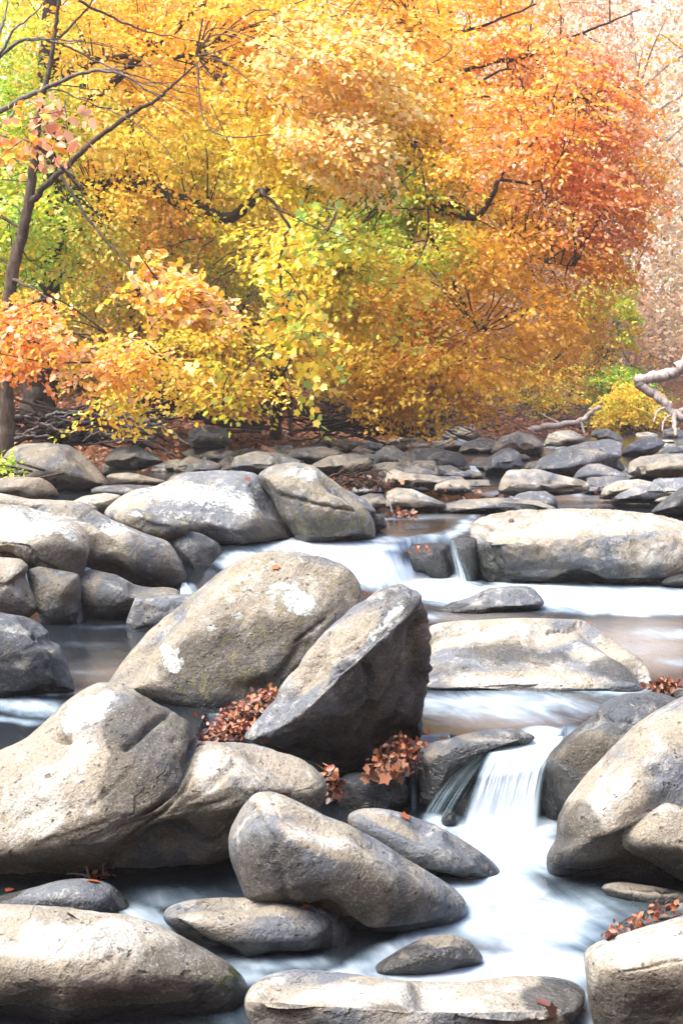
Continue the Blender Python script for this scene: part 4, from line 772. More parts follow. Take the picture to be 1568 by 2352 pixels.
def crown(rng, outline, d, T, n, leaves=26, size=.085, L=(.5, 1.0), pal=None, sig=60, gap=-.12, away=(0, 0), tmpl=LEAF_T, droop=.28, flat=.5, stems=True, bright=1., c=None):
    """sprays of leaves filling the volume that the outline bounds; returns leaf arrays and twig paths"""
    c, rf = radial(outline, c, 2)
    k = int(n * 2.2); th = rng.uniform(-math.pi, math.pi, k); s = np.sqrt(rng.uniform(0, 1, k)) * rng.normal(1, .11, k)
    X = c[0] + np.cos(th) * rf(th) * s; Y = c[1] + np.sin(th) * rf(th) * s
    D = d + rng.uniform(-1, 1, k) * T * np.sqrt(np.clip(1 - s * s * .85, .1, 1))
    B = P3(X, Y, D)
    keep = fbm(B * [.55, .55, 2.6] + B[:, 0:1] * [0, 0, .6] + d, 3) + rng.uniform(-.12, .12, k) > gap
    B = B[keep][:n]; X = X[keep][:n]; Y = Y[keep][:n]; n = len(B)
    ct = P3(c[0] + away[0], c[1] + away[1], d)
    out = B - ct; out[:, 2] *= .15; out += rng.normal(size=(n, 3)) * .9 * np.linalg.norm(out, axis=1).mean() * [.8, .8, .12]
    out /= np.linalg.norm(out, axis=1)[:, None] + 1e-9; out[:, 2] -= droop * rng.uniform(-.3, 1.3, n)
    out /= np.linalg.norm(out, axis=1)[:, None]
    ln = rng.uniform(L[0], L[1], n)
    up = np.array([0, 0, 1.]) + rng.normal(size=(n, 3)) * flat + np.array([0, -.35, 0]); up -= out * (up * out).sum(1)[:, None]; up /= np.linalg.norm(up, axis=1)[:, None]
    side = np.cross(up, out)
    t = (np.arange(leaves) + .5) / leaves
    tt = t[None, :, None]
    sg = np.where(np.arange(leaves) % 2 == 0, 1., -1.)[None, :, None]
    spread = (np.sin(np.pi * np.clip(t * .9 + .15, 0, 1)) * .42)[None, :, None] * ln[:, None, None]
    off = rng.uniform(.1, 1, (n, leaves, 1)) * spread
    P = B[:, None] + out[:, None] * ln[:, None, None] * (tt - .5) + side[:, None] * sg * off + np.array([0, 0, -1.]) * ln[:, None, None] * .25 * tt ** 2 + rng.normal(size=(n, leaves, 3)) * .018
    A = out[:, None] * .75 + side[:, None] * sg * .8 + np.array([0, 0, -.3]) + rng.normal(size=(n, leaves, 3)) * .55
    Nn = up[:, None] + rng.normal(size=(n, leaves, 3)) * .6
    if pal is None:
        w = np.exp(-((X[:, None] - AX[None, :, 0]) ** 2 + (Y[:, None] - AX[None, :, 1]) ** 2) / (2 * sig ** 2)) + 1e-9
        cw = np.cumsum(w, 1); cw /= cw[:, -1:]; pick = (rng.uniform(0, 1, (n, 1)) > cw).sum(1).clip(0, len(AX) - 1)
        pick2 = (rng.uniform(0, 1, (n * leaves, 1)).reshape(n, leaves, 1) > cw[:, None]).sum(2).clip(0, len(AX) - 1)
        C0 = AC[pick][:, None] * np.ones((1, leaves, 1)); C2 = AC[pick2]
        m = rng.uniform(0, 1, (n, leaves, 1)) < .35; C0 = np.where(m, C2, C0)
    else:
        pal = np.array(pal); pick = rng.randint(0, len(pal), n); C0 = pal[pick][:, None] * np.ones((1, leaves, 1))
        m = rng.uniform(0, 1, (n, leaves, 1)) < .3; C0 = np.where(m, pal[rng.randint(0, len(pal), (n, leaves))], C0)
    C0 = C0 * rng.uniform(.72, 1.12, (n, leaves, 1)) * bright * (1 + rng.normal(size=(n, 1, 1)) * .1)
    C0 = np.clip(C0 + rng.uniform(0, .05, (n, leaves, 1)) * [1, .8, .4], .004, .92)
    sz = size * rng.uniform(.65, 1.25, (n, leaves))
    stm = [(B[i] - out[i] * ln[i] * .6, B[i], B[i] + out[i] * ln[i] * .5 + np.array([0, 0, -.22 * ln[i]])) for i in range(0, n, 3)] if stems else []
    return P.reshape(-1, 3), A.reshape(-1, 3), Nn.reshape(-1, 3), sz.ravel(), C0.reshape(-1, 3), stm
def tree(label, base, trunk, limbs, crowns, group, seed, cat='tree', name='autumn_tree', bark=None, mat=None, sides=8, tmpl=LEAF_T, stemr=.005, mesh_only=False):
    rng = np.random.RandomState(seed); bark = bark or M_BARK
    t = empty(name, base, label, cat, group)
    nodes = []
    if trunk is not None:
        tb = Tubes(); tb.add(trunk[0], trunk[1], 12, .25, seed); tb.build('trunk', bark, t, base); nodes.append(trunk[0])
    if limbs:
        lb = Tubes()
        for pth, r in limbs:
            lb.add(pth, np.linspace(r[0], r[1], len(pth)), sides, .15, seed); nodes.append(pth)
        lb.build('limb', bark, t, base)
    parts = [crown(rng, tmpl=tmpl, **c) for c in crowns]
    if parts:
        P, A, Nn, sz, C_ = [np.concatenate([p[k] for p in parts]) for k in range(5)]
        stm = sum([p[5] for p in parts], [])
        link('crown', leaves_mesh('crown', P, A, Nn, sz, C_, tmpl, mat, base), t)
        if stm:
            tw = Tubes(); nd = np.concatenate(nodes) if nodes else None
            for i, st in enumerate(stm):
                tw.add(smooth_path(st, 2), np.linspace(stemr, stemr * .4, 5), 3)
                if nd is not None and i % 4 == 0:      # a branchlet from the nearest limb to the spray
                    q = nd[np.argmin(np.linalg.norm(nd - st[0] - np.array([0, 0, -.4]), axis=1))]
                    mid = (q + st[0]) / 2 + rng.normal(size=3) * .12 * np.linalg.norm(q - st[0]) + np.array([0, 0, .1 * np.linalg.norm(q - st[0])])
                    tw.add(smooth_path([q, mid, st[0]], 5), np.linspace(stemr * 3.0, stemr, 11), 4)
            tw.build('branchwork', bark, t, base)
    return t
def limb(pl, d0, r0, r1, d1=None, jit=.05, seed=0, k=8): return (ipath(pl, d0, d1, k, jit, seed), (r0, r1))

# ---- trees standing on the left bank
G1 = 'trees of the left bank'
d = 20.5
tree('slender leaning tree with forked brown trunk at the left edge', tuple(P3(12, 1045, d)), (ipath([(12, 1045), (16, 960), (14, 860), (20, 760), (26, 640), (50, 540), (66, 470), (74, 400), (84, 330)], d, d, 8, .04, 1), np.linspace(.115, .06, 65)),
     [limb([(66, 470), (110, 420), (150, 385), (220, 320), (310, 255), (365, 225), (400, 190), (450, 150)], d, .055, .012, d - 1, .05, 2), limb([(74, 400), (92, 250), (115, 150), (128, 60), (140, -60)], d, .05, .02, d, .05, 3), limb([(30, 640), (70, 660), (140, 700)], d, .03, .01, d - 1, .05, 4),
      limb([(130, 90), (190, 30), (240, -40)], d, .02, .01, d, .05, 5), limb([(36, 770), (90, 735), (200, 690)], d, .015, .004, d - 2), limb([(22, 700), (110, 780), (220, 800), (380, 830)], d, .02, .004, d - 3, .06)],
     [dict(outline=[(-60, 690), (40, 695), (120, 710), (170, 770), (150, 830), (60, 850), (-60, 840)], d=17.0, T=.7, n=58, size=.09, pal=[ORG, RED, GOLD, RED, PINK], gap=-1, flat=.4),
      dict(outline=[(130, 740), (230, 760), (330, 790), (430, 830), (420, 880), (330, 870), (220, 880), (130, 850)], d=17.4, T=.9, n=52, size=.085, pal=[ORG, PINK, ORG, GOLD, (.93, .50, .16)], droop=.1, gap=-1, flat=.4),
      dict(outline=[(120, 880), (250, 900), (420, 900), (420, 935), (330, 975), (230, 960), (130, 920)], d=18.5, T=.8, n=16, size=.085, pal=[LIME, OLV, YEL, DKY], gap=-1),
      dict(outline=[(-80, 380), (60, 370), (120, 480), (90, 640), (-80, 680)], d=22, T=1.2, n=150, size=.09, pal=[GRN, LIME, GRN, YEL], gap=-.2)], G1, 21)
d = 16.0
tree('drooping branch of light orange beech leaves hanging over the boulders', tuple(P3(140, 440, d)), None,
     [limb([(140, 400), (200, 500), (260, 570), (310, 625), (360, 640), (430, 680), (520, 735)], d + .5, .02, .004, d - .5, .05, 6), limb([(310, 625), (330, 700), (350, 760)], d, .006, .003), limb([(380, 650), (390, 720), (400, 760)], d, .005, .003)],
     [dict(outline=[(300, 590), (340, 595), (420, 640), (500, 680), (535, 715), (520, 752), (440, 730), (370, 720), (320, 740), (305, 690)], d=d - .3, T=.4, n=62, size=.09, L=(.3, .6), pal=[GOLD, (.94, .66, .25), ORG, PINK, GOLD], gap=-1, away=(-150, -60), flat=.4)], G1, 22, cat='branch', name='leafy_branch')
d = 11.0
tree('bare silvery branches with a cluster of big pink leaves reaching in from the left', tuple(P3(-160, 520, d)), (ipath([(-160, 900), (-150, 700), (-160, 520), (-140, 380)], d, d, 8, .02, 7), np.linspace(.07, .05, 25)),
     [limb(q, d, r, .002, d + 1.5 * i % 2, .03, i) for i, (q, r) in enumerate([
         ([(-140, 380), (-60, 290), (40, 232), (120, 196), (200, 165), (280, 170), (350, 215), (440, 262)], .028), ([(200, 165), (260, 158), (330, 180), (400, 205), (500, 235)], .008), ([(-140, 420), (-40, 330), (20, 270), (60, 225), (100, 200)], .014),
         ([(-150, 520), (-40, 180), (0, 130), (60, 90), (140, 100), (220, 140), (330, 190), (420, 230)], .02), ([(0, 130), (30, 70), (80, 30), (130, -30)], .012), ([(180, 0), (260, 40), (330, 70), (400, 85), (520, 105)], .012), ([(60, 90), (160, 92), (260, 110), (350, 150)], .006),
         ([(-120, 300), (-20, 120), (10, 40), (20, -40)], .022), ([(40, 232), (120, 205), (190, 230), (290, 270), (380, 340), (420, 400)], .007), ([(120, 196), (170, 198), (240, 215), (300, 262)], .006), ([(280, 170), (300, 190), (360, 250), (420, 300)], .005), ([(330, 190), (380, 190), (450, 200), (540, 212)], .004),
         ([(150, 230), (156, 330), (172, 410), (240, 520), (300, 600)], .006), ([(140, 100), (210, 96), (300, 112)], .004), ([(250, 160), (300, 150), (380, 160), (470, 182)], .004), ([(340, 210), (400, 225), (470, 255), (530, 290)], .003)])],
     [dict(outline=[(-40, 225), (40, 230), (110, 245), (185, 235), (195, 270), (165, 330), (150, 365), (110, 330), (60, 350), (0, 360), (-40, 340)], d=d - .4, T=.35, n=17, leaves=12, size=.085, L=(.22, .45), pal=[PINK, (.75, .30, .16), ORG, (.85, .45, .25)], gap=-1, droop=.8)], G1, 23, bark=M_GREYBARK, name='bare_branched_tree')
d = 27
tree('thick dark-trunked beech with a great arching limb on the left bank', tuple(P3(90, 950, d)), (ipath([(88, 955), (95, 860), (100, 700), (118, 560), (110, 430), (130, 300), (110, 180), (120, 40), (110, -90)], d, d, 8, .1, 8), np.linspace(.34, .16, 65)),
     [limb([(115, 520), (190, 440), (250, 418), (310, 420), (380, 445), (450, 478), (520, 500), (570, 470), (600, 440), (640, 420), (690, 430)], d - .5, .19, .04, d - 4, .05, 9), limb([(600, 445), (630, 410), (600, 365)], d - 3.5, .05, .03, d - 4), limb([(110, 430), (180, 440), (240, 470), (250, 520)], d, .1, .05, d - 2), limb([(118, 300), (200, 240), (300, 150), (380, 90), (470, 0)], d, .1, .04, d - 3, .1), limb([(120, 200), (190, 150), (330, 120), (430, 130), (560, 60)], d, .07, .02, d - 3, .1)],
     [dict(outline=[(-80, -140), (300, -150), (620, -150), (700, 100), (720, 300), (640, 480), (560, 640), (420, 560), (300, 600), (160, 640), (-80, 640)], d=25.5, T=2.4, n=1500, size=.09, gap=-.05, away=(-200, 0)),], G1, 24, bark=M_DARKBARK)
d = 28
tree('dark multi-stemmed tree in the shade behind the mossy rocks', tuple(P3(375, 965, d)), (ipath([(370, 968), (385, 880), (400, 800), (440, 760), (470, 740), (560, 700)], d, d - 1, 8, .1, 10), np.linspace(.2, .07, 41)),
     [limb([(370, 960), (330, 850), (300, 740), (330, 620), (350, 520)], d, .1, .04, d, .1), limb([(395, 950), (420, 850), (400, 700), (390, 560), (400, 470)], d, .09, .03, d + .5, .1), limb([(470, 740), (560, 790), (640, 830)], d - 1, .04, .01, d - 2, .1), limb([(440, 760), (520, 760), (620, 740), (700, 790)], d - 1, .04, .01, d - 2.5, .1), limb([(355, 965), (260, 860), (230, 760)], d, .06, .02)],
     [dict(outline=[(120, 560), (400, 520), (620, 560), (760, 640), (700, 780), (600, 880), (430, 850), (300, 860), (150, 850)], d=27.5, T=2.0, n=700, size=.085, gap=.0, bright=.8)], G1, 25, bark=M_DARKBARK)
d = 20
tree('golden beech whose pale yellow sprays hang over the middle of the picture', tuple(P3(640, 1000, 29)), (ipath([(632, 1000), (640, 930), (655, 800), (690, 600), (720, 380), (740, 150), (745, -80)], 29, 25, 8, .15, 11), np.linspace(.13, .05, 49)),
     [limb([(700, 560), (800, 440), (880, 380), (960, 330)], 26, .05, .01, 22, .1), limb([(720, 380), (620, 250), (520, 200), (450, 130)], 25.5, .04, .01, 21, .1), limb([(735, 200), (850, 100), (960, 60)], 25, .04, .01, 21, .1)],
     [dict(outline=[(520, -120), (780, -140), (1000, -60), (1010, 120), (960, 260), (900, 400), (840, 540), (740, 560), (640, 470), (560, 300), (500, 120)], d=20.5, T=1.6, n=720, size=.085, gap=-.02, away=(-150, -200), sig=45),
      dict(outline=[(640, 60), (800, 40), (940, 100), (960, 220), (860, 330), (850, 420), (760, 380), (660, 300), (560, 220)], d=18, T=.7, n=260, size=.085, pal=[CREAM, (.94, .62, .12), CREAM, GOLD, (.93, .5, .18)], gap=-.02, away=(-200, -200)),
      dict(outline=[(330, 720), (480, 700), (660, 780), (660, 900), (540, 930), (400, 910), (300, 860)], d=23.5, T=1.0, n=170, size=.085, gap=-.1, pal=[YEL, GOLD, DKY, YEL, LIME, ORG]),
      dict(outline=[(560, 520), (700, 500), (860, 560), (960, 640), (900, 760), (760, 700), (640, 640)], d=20, T=1.0, n=300, size=.085, gap=.05, sig=45)], G1, 26)
d = 16.5
tree('near sprays of green and yellow maple leaves drooping at the centre', tuple(P3(600, 420, d)), None,
     [limb([(600, 430), (660, 520), (640, 600), (650, 700), (640, 780), (660, 880), (700, 900)], d, .02, .004, d, .08), limb([(640, 600), (700, 680), (720, 760), (730, 860)], d, .01, .003), limb([(620, 470), (720, 520), (800, 540)], d + .5, .01, .003), limb([(640, 780), (560, 850), (520, 900), (510, 945)], d, .008, .003)],
     [dict(outline=[(600, 560), (700, 540), (740, 600), (700, 680), (740, 760), (780, 780), (750, 880), (720, 925), (660, 900), (620, 860), (640, 760), (620, 660)], d=d, T=.5, n=64, leaves=9, size=.105, L=(.3, .6), pal=[LIME, (.34, .48, .08), YEL, GOLD, YEL, ORG], gap=-1, flat=.8, droop=.9),
      dict(outline=[(440, 830), (540, 810), (560, 880), (530, 960), (500, 950), (440, 900)], d=d, T=.4, n=11, leaves=8, size=.10, L=(.3, .6), pal=[YEL, LIME, YEL], gap=-1, flat=.8, droop=.9),
      dict(outline=[(700, 480), (820, 490), (830, 560), (760, 590), (680, 560)], d=d + 1, T=.4, n=34, leaves=10, size=.10, L=(.3, .6), pal=[LIME, (.30, .48, .10), YEL], gap=-1, flat=.8)], G1, 27, tmpl=MAPLE_T, cat='branch', name='leafy_branch')
d = 30
tree('great orange and red maple leaning out over the stream right of centre', tuple(P3(873, 985, d)), (ipath([(872, 990), (876, 930), (882, 840), (900, 700), (940, 560), (930, 440), (910, 330), (890, 230), (880, 120), (900, -60)], d, d - 3, 8, .12, 12), np.linspace(.19, .06, 73)),
     [limb([(940, 420), (975, 340), (990, 300)], 25.5, .06, .03, 25, .05), limb([(1000, 480), (1050, 470), (1090, 500), (1130, 450), (1150, 400), (1185, 375)], 24.6, .07, .03, 24.2, .03), limb([(930, 430), (1010, 485), (1090, 500)], 27, .07, .05, 24.5, .03), limb([(1150, 410), (1210, 420), (1260, 405)], 24.2, .03, .012, 24), limb([(900, 320), (910, 262), (875, 170), (890, 140)], 25, .045, .02, 24.5),
      limb([(900, 230), (1100, 150), (1200, 130), (1300, 90), (1400, 50), (1470, 20)], 26, .055, .01, 24.5, .05), limb([(940, 60), (1060, 70), (1140, 45), (1230, 10)], 26, .04, .015, 24.5, .05), limb([(960, 420), (1060, 230), (1140, 165), (1200, 160)], 26, .04, .01, 24.8), limb([(1060, 220), (1200, 222), (1340, 220)], 25, .025, .006, 24.5), limb([(860, 420), (930, 480), (1000, 560), (1060, 700), (1100, 760)], 26, .05, .01, 24.5, .08), limb([(1180, 560), (1250, 600), (1320, 610)], 25, .02, .006, 24.5), limb([(900, 640), (960, 720), (1000, 800), (1050, 860)], 27, .04, .008, 25, .1), limb([(880, 760), (800, 700), (760, 640)], 28, .04, .01, 25.5, .1)],
     [dict(outline=[(830, -140), (1100, -150), (1300, -140), (1420, -40), (1400, 120), (1440, 220), (1400, 330), (1460, 450), (1430, 560), (1420, 640), (1340, 700), (1320, 800), (1250, 850), (1160, 850), (1100, 960), (1000, 900), (880, 900), (820, 760), (800, 560), (900, 400), (880, 250), (860, 60)], d=25.8, T=1.9, n=2100, size=.085, gap=-.03, away=(-250, -150), c=(1080, 380), sig=50),
      dict(outline=[(840, 540), (1100, 520), (1380, 540), (1360, 680), (1240, 800), (1120, 900), (980, 900), (840, 840), (760, 700)], d=23.3, T=.5, n=230, size=.085, gap=.03, sig=45, droop=.5, flat=.8, L=(.4, .8)),
      dict(outline=[(1000, 60), (1250, 40), (1400, 200), (1430, 480), (1250, 500), (1050, 380)], d=23.3, T=.5, n=130, size=.085, gap=.05, pal=[ORG, RED, (.94, .60, .12), PINK, GOLD], flat=.8, L=(.4, .8)),
      dict(outline=[(1280, -60), (1420, -80), (1520, 60), (1480, 220), (1530, 380), (1470, 520), (1490, 640), (1380, 760), (1340, 880), (1200, 900), (1250, 700), (1350, 500), (1330, 200)], d=26.5, T=1.6, n=230, size=.085, gap=.02, pal=[ORG, PINK, RED, (.94, .55, .12), ORG]),
      dict(outline=[(680, 620), (860, 640), (1000, 760), (1100, 880), (1120, 960), (1040, 940), (900, 940), (800, 900), (700, 840)], d=26.3, T=1.3, n=420, size=.085, gap=-.05, sig=50, flat=.9, droop=.15)], G1, 28, bark=M_DARKBARK)
d = 29.5
for k, (pl, r) in enumerate([([(632, 1000), (628, 950), (640, 900), (650, 820)], .10), ([(668, 1000), (666, 940), (672, 880), (665, 800)], .055), ([(120, 930), (122, 850), (130, 760)], .09), ([(812, 1000), (815, 900), (790, 780)], .05), ([(1205, 960), (1215, 900), (1240, 860), (1300, 800)], .06), ([(1290, 985), (1300, 920), (1340, 860)], .05)]):
    dd = d if k < 4 else 42
    tree(['stout short grey trunk rooted above the fallen logs', 'thin straight trunk beside the stout grey one', 'dim grey trunk behind the slender leaning tree', 'thin dark sapling below the golden leaves', 'thin sapling at the stream bend left of the green bush', 'small twiggy sapling beside the driftwood log'][k],
         tuple(P3(*pl[0], dd)), (ipath(pl, dd, dd, 8, .08, k), np.linspace(r, r * .5, 8 * (len(pl) - 1) + 1)), [limb([pl[-1], (pl[-1][0] + 60, pl[-1][1] - 60), (pl[-1][0] + 90, pl[-1][1] - 160)], dd, r * .5, .01)],
         [dict(outline=[(pl[-1][0] - 90, pl[-1][1] - 80), (pl[-1][0] + 60, pl[-1][1] - 110), (pl[-1][0] + 90, pl[-1][1] - 20), (pl[-1][0] - 60, pl[-1][1] + 20)], d=dd, T=1, n=50, size=.085, pal=[GOLD, YEL, OLV, ORG] if k < 4 else [OLV, GOLD, BRN], gap=-1)], G1, 60 + k, bark=M_GREYBARK if k < 3 else M_DARKBARK, name='sapling' if k > 0 else 'autumn_tree')
# ---- understory and trees farther up the left slope
G2 = 'trees farther up the leafy slope'
rs = np.random.RandomState(5)
spots = [(-20, 33, 'GY'), (170, 35, 'YO'), (330, 33, 'OB'), (480, 36, 'YO'), (620, 34, 'YB'), (760, 37, 'OB'), (900, 36, 'OR'), (60, 42, 'GY'), (400, 44, 'YO'), (700, 45, 'OB'), (1010, 44, 'OR'), (250, 54, 'YO'), (560, 55, 'OB'), (860, 56, 'OR')]
PAL = {'GY': [GRN, LIME, YEL, LIME], 'YO': [YEL, GOLD, DKY, LIME, OLV], 'OB': [OLV, BRN, DKY, GOLD], 'YB': [YEL, LIME, BRN, DKY], 'OR': [ORG, GOLD, RED, PINK]}
LB = {'GY': 'green and yellow tree with a thin trunk up the left slope', 'YO': 'yellow-leaved tree standing up the slope behind the bank', 'OB': 'olive and brown tree in the dim wood up the slope', 'YB': 'yellow tree with brown patches behind the golden beech', 'OR': 'orange-red tree up the slope behind the great maple'}
for k, (X, d, pk) in enumerate(spots):
    Yb = 1176 + (FPX * (CAMZ - float(ground_z(np.array((X - 784) / FPX * d), np.array(float(d))))) / d) - 271
    w = 3.0 / d * FPX; top = -120
    tree(LB[pk], tuple(P3(X, Yb, d)), (ipath([(X, Yb + 4), (X + rs.uniform(-15, 15), Yb - 150), (X + rs.uniform(-30, 30), Yb - 320), (X + rs.uniform(-40, 40), 120), (X, -100)], d, d, 8, .2, k), np.linspace(rs.uniform(.1, .22), .05, 33)),
         [limb([(X, Yb - 200 - 40 * j), (X + sg * 60, Yb - 260 - 40 * j), (X + sg * 130, Yb - 320 - 50 * j)], d, .05, .01, d - 1) for j, sg in ((0, 1), (1, -1), (3, 1), (5, -1))],
         [dict(outline=[(X - w * .7, top), (X + w * .7, top), (X + w, 300), (X + w * .9, 600), (X + w * .5, Yb - 80), (X - w * .5, Yb - 80), (X - w * .9, 600), (X - w, 300)], d=d, T=2.6, n=330, leaves=24, size=.13 if d < 40 else .17, L=(.7, 1.4), pal=PAL[pk], gap=-.1, tmpl=CLUMP_T, stems=False)] if False else
         [dict(outline=[(X - w * .7, top), (X + w * .7, top), (X + w, 300), (X + w * .9, 600), (X + w * .5, Yb - 80), (X - w * .5, Yb - 80), (X - w * .9, 600), (X - w, 300)], d=d, T=2.6, n=330, leaves=24, size=.13 if d < 40 else .17, L=(.7, 1.4), pal=PAL[pk], gap=-.1, stems=False)],
         G2 + ' ' + {'GY': 'green', 'YO': 'yellow', 'OB': 'olive', 'YB': 'brown', 'OR': 'orange'}[pk], 100 + k, tmpl=CLUMP_T, bark=M_DARKBARK)
# ---- far trees at the bend, one built per kind and then copied
G3 = 'far trees on the hazy hillside beyond the bend'
protos = []
for k, pal in enumerate([[(.93, .72, .52), (.92, .62, .40), (.93, .74, .42)], [(.92, .58, .34), (.93, .70, .50), (.93, .64, .32)], [(.85, .68, .42), (.93, .78, .52), (.75, .62, .35)], [(.68, .70, .28), (.85, .75, .30), (.6, .6, .3)]]):  # leaf colours paled to paint distance haze into the crowns
    rng = np.random.RandomState(200 + k); H = 15
    t = empty('hillside_tree', (0, 0, 0), ['pinkish tan autumn tree on the hazy far hillside', 'salmon orange autumn tree on the hazy far hillside', 'haze-paled straw-coloured tree on the hazy far hillside', 'yellow-green tree on the hazy far hillside'][k], 'tree', G3 + ' ' + ['pink', 'salmon', 'straw', 'green'][k])
    tb = Tubes(); pth = smooth_path([(0, 0, -.5), (.2, .1, 4), (-.2, .2, 8), (.2, 0, 13)], 6); tb.add(pth, np.linspace(.2, .04, len(pth)), 7, .2); tb.build('trunk', M_HAZEBARK, t)
    lb = Tubes()
    for j in range(14):
        a = rng.uniform(0, 6.28); z0 = rng.uniform(2.5, 11); L_ = rng.uniform(1.5, 3.4)
        lb.add(smooth_path([(0, 0, z0), (math.cos(a) * L_ * .5, math.sin(a) * L_ * .5, z0 + L_ * .45), (math.cos(a) * L_, math.sin(a) * L_, z0 + L_ * .7)], 4), np.linspace(.06, .012, 9), 4)
    lb.build('limb', M_HAZEBARK, t)
    n = 11000; a = rng.uniform(0, 6.28, n); zz = rng.uniform(0, 1, n); r = (3.6 * np.sqrt(np.sin(np.pi * (zz * .86 + .1)))) * np.sqrt(rng.uniform(.05, 1, n))
    P = np.stack([np.cos(a) * r, np.sin(a) * r, 1.6 + zz * 13.2], -1); P = P[fbm(P * [.7, .7, 1.6] + k * 9, 3) + rng.uniform(-.1, .1, n) > .0]; n = len(P)
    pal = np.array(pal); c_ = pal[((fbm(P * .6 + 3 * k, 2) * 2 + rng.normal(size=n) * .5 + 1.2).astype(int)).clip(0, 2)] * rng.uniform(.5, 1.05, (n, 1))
    A_ = rng.normal(size=(n, 3)) * [1, 1, .5] + [0, 0, -.5]; N_ = rng.normal(size=(n, 3)) * .7 + [0, -.3, 1]
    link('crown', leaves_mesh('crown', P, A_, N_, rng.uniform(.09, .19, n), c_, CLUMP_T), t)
    protos.append(t)
def copy_tree(t, loc, rz, sc):
    r = t.copy(); COL.objects.link(r); r.location = loc; r.rotation_euler = (0, 0, rz); r.scale = (sc, sc, sc)
    for ch in list(t.children):
        c_ = ch.copy(); COL.objects.link(c_); c_.parent = r
    return r
far_spots = []
rs = np.random.RandomState(9)
for d, step in ((47, 210), (55, 190), (64, 165), (76, 150), (90, 150)):
    X = -150 if d > 60 else (1150 if d < 50 else 1000)
    X0 = {47: 1230, 55: 1080, 64: 650, 76: 300, 90: -100}[d]
    X = X0
    while X < 1720:
        far_spots.append((X + rs.uniform(-40, 40), d + rs.uniform(-3, 3))); X += step
for i, (X, d) in enumerate(far_spots):
    x = (X - 784) / FPX * d; z = float(ground_z(np.array(x), np.array(float(d))))
    k = rs.choice(4, p=[.38, .3, .2, .12]); loc = (x, d, z); rz = rs.uniform(0, 6.28); sc = rs.uniform(.85, 1.25)
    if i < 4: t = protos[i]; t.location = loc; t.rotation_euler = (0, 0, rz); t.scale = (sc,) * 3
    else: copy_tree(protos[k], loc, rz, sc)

# ---- bushes by the far gravel edge
def bush(label, outline, d, T, n, pal, seed, size=.10, group='bushes at the far bend'):
    rng = np.random.RandomState(seed); b = P3(np.mean([p[0] for p in outline]), max(p[1] for p in outline), d)
    t = empty('bush', tuple(b), label, 'bush', group)
    P, A_, N_, sz, C_, st = crown(rng, outline, d, T, n, 20, size, (.3, .7), pal, gap=-.3, droop=.1)
    link('foliage', leaves_mesh('foliage', P, A_, N_, sz, C_, LEAF_T, None, b), t)
    tw = Tubes()
    for j in range(14):
        q = P[rng.randint(len(P))]; tw.add(smooth_path([b + rng.normal(size=3) * [.3, .2, 0], (b + q) / 2 + rng.normal(size=3) * .15, q], 4), np.linspace(.018, .004, 9), 4)
    tw.build('stem', M_BARK, t, tuple(b)); return t
bush('low yellow bush at the water bend', [(1370, 920), (1420, 890), (1480, 880), (1520, 910), (1530, 965), (1480, 992), (1400, 992), (1360, 975)], 40, 1.0, 190, [YEL, LIME, GOLD, YEL], 301)
bush('rounded green bush behind the low yellow one', [(1340, 880), (1400, 840), (1470, 850), (1520, 900), (1500, 950), (1400, 930), (1340, 920)], 41.5, 1.2, 230, [GRN, LIME, (.10, .22, .03), GRN], 302)
bush('tall yellow-green vine-covered shrub left of the far bushes', [(1340, 600), (1400, 560), (1450, 640), (1460, 760), (1420, 860), (1350, 860), (1330, 760)], 42, 1.0, 260, [LIME, YEL, GRN, LIME, GOLD], 303)
bush('thin olive shrub over the driftwood log', [(1160, 860), (1240, 830), (1340, 850), (1350, 920), (1280, 950), (1180, 940)], 40.5, 1.2, 170, [LIME, OLV, YEL, BRN], 304, .085)
bush('small bright green tuft of leaves at the left edge beside the slender trunk', [(-20, 1045), (10, 1040), (18, 1065), (0, 1085), (-20, 1080)], 19, .2, 8, [GRN, LIME], 305, .08)
# ---- driftwood and fallen wood
def wood(label, paths, mat, group='driftwood and fallen wood', name='driftwood', cat='driftwood', sides=9):
    tb = Tubes()
    for p, r0, r1 in paths: tb.add(p, np.linspace(r0, r1, len(p)), sides, .3, len(p))
    b = paths[0][0][0]; o = tb.build(name, mat, None, tuple(b)); return tag(o, label, cat, group)
wood('bleached dead tree with bent root standing at the right edge', [(ipath([(1640, 760), (1568, 835), (1540, 858), (1495, 868), (1462, 876), (1485, 895), (1525, 925), (1550, 950), (1600, 975)], 37, 37, 8, .12), .17, .10), (ipath([(1548, 945), (1548, 975), (1552, 1000)], 37, 36.5, 8, .05), .08, .04), (ipath([(1530, 935), (1510, 945), (1500, 970)], 37, 36.6, 8, .03), .04, .02), (ipath([(1560, 945), (1600, 930), (1640, 940)], 37, 37, 8, .03), .07, .04), (ipath([(1545, 950), (1525, 965), (1520, 990)], 37, 36.5, 8, .03), .035, .015)], M_PALEWOOD)
wood('long thin driftwood log lying across the far bank with its pale tip raised', [(ipath([(1190, 1000), (1240, 982), (1290, 975), (1335, 966), (1360, 945), (1380, 935)], 38, 38, 8, .08), .10, .05), (ipath([(1335, 968), (1338, 985), (1342, 995)], 38, 37.8, 8, .03), .04, .02), (ipath([(1290, 975), (1260, 960), (1235, 945)], 38, 38.5, 8, .05), .03, .01)], M_PALEWOOD)
wood('tan split log lying on the rocks left of centre', [(ipath([(604, 1030), (630, 1042), (664, 1062)], 24, 23.4, 8, .0), .07, .05)], M_REDWOOD, sides=5)
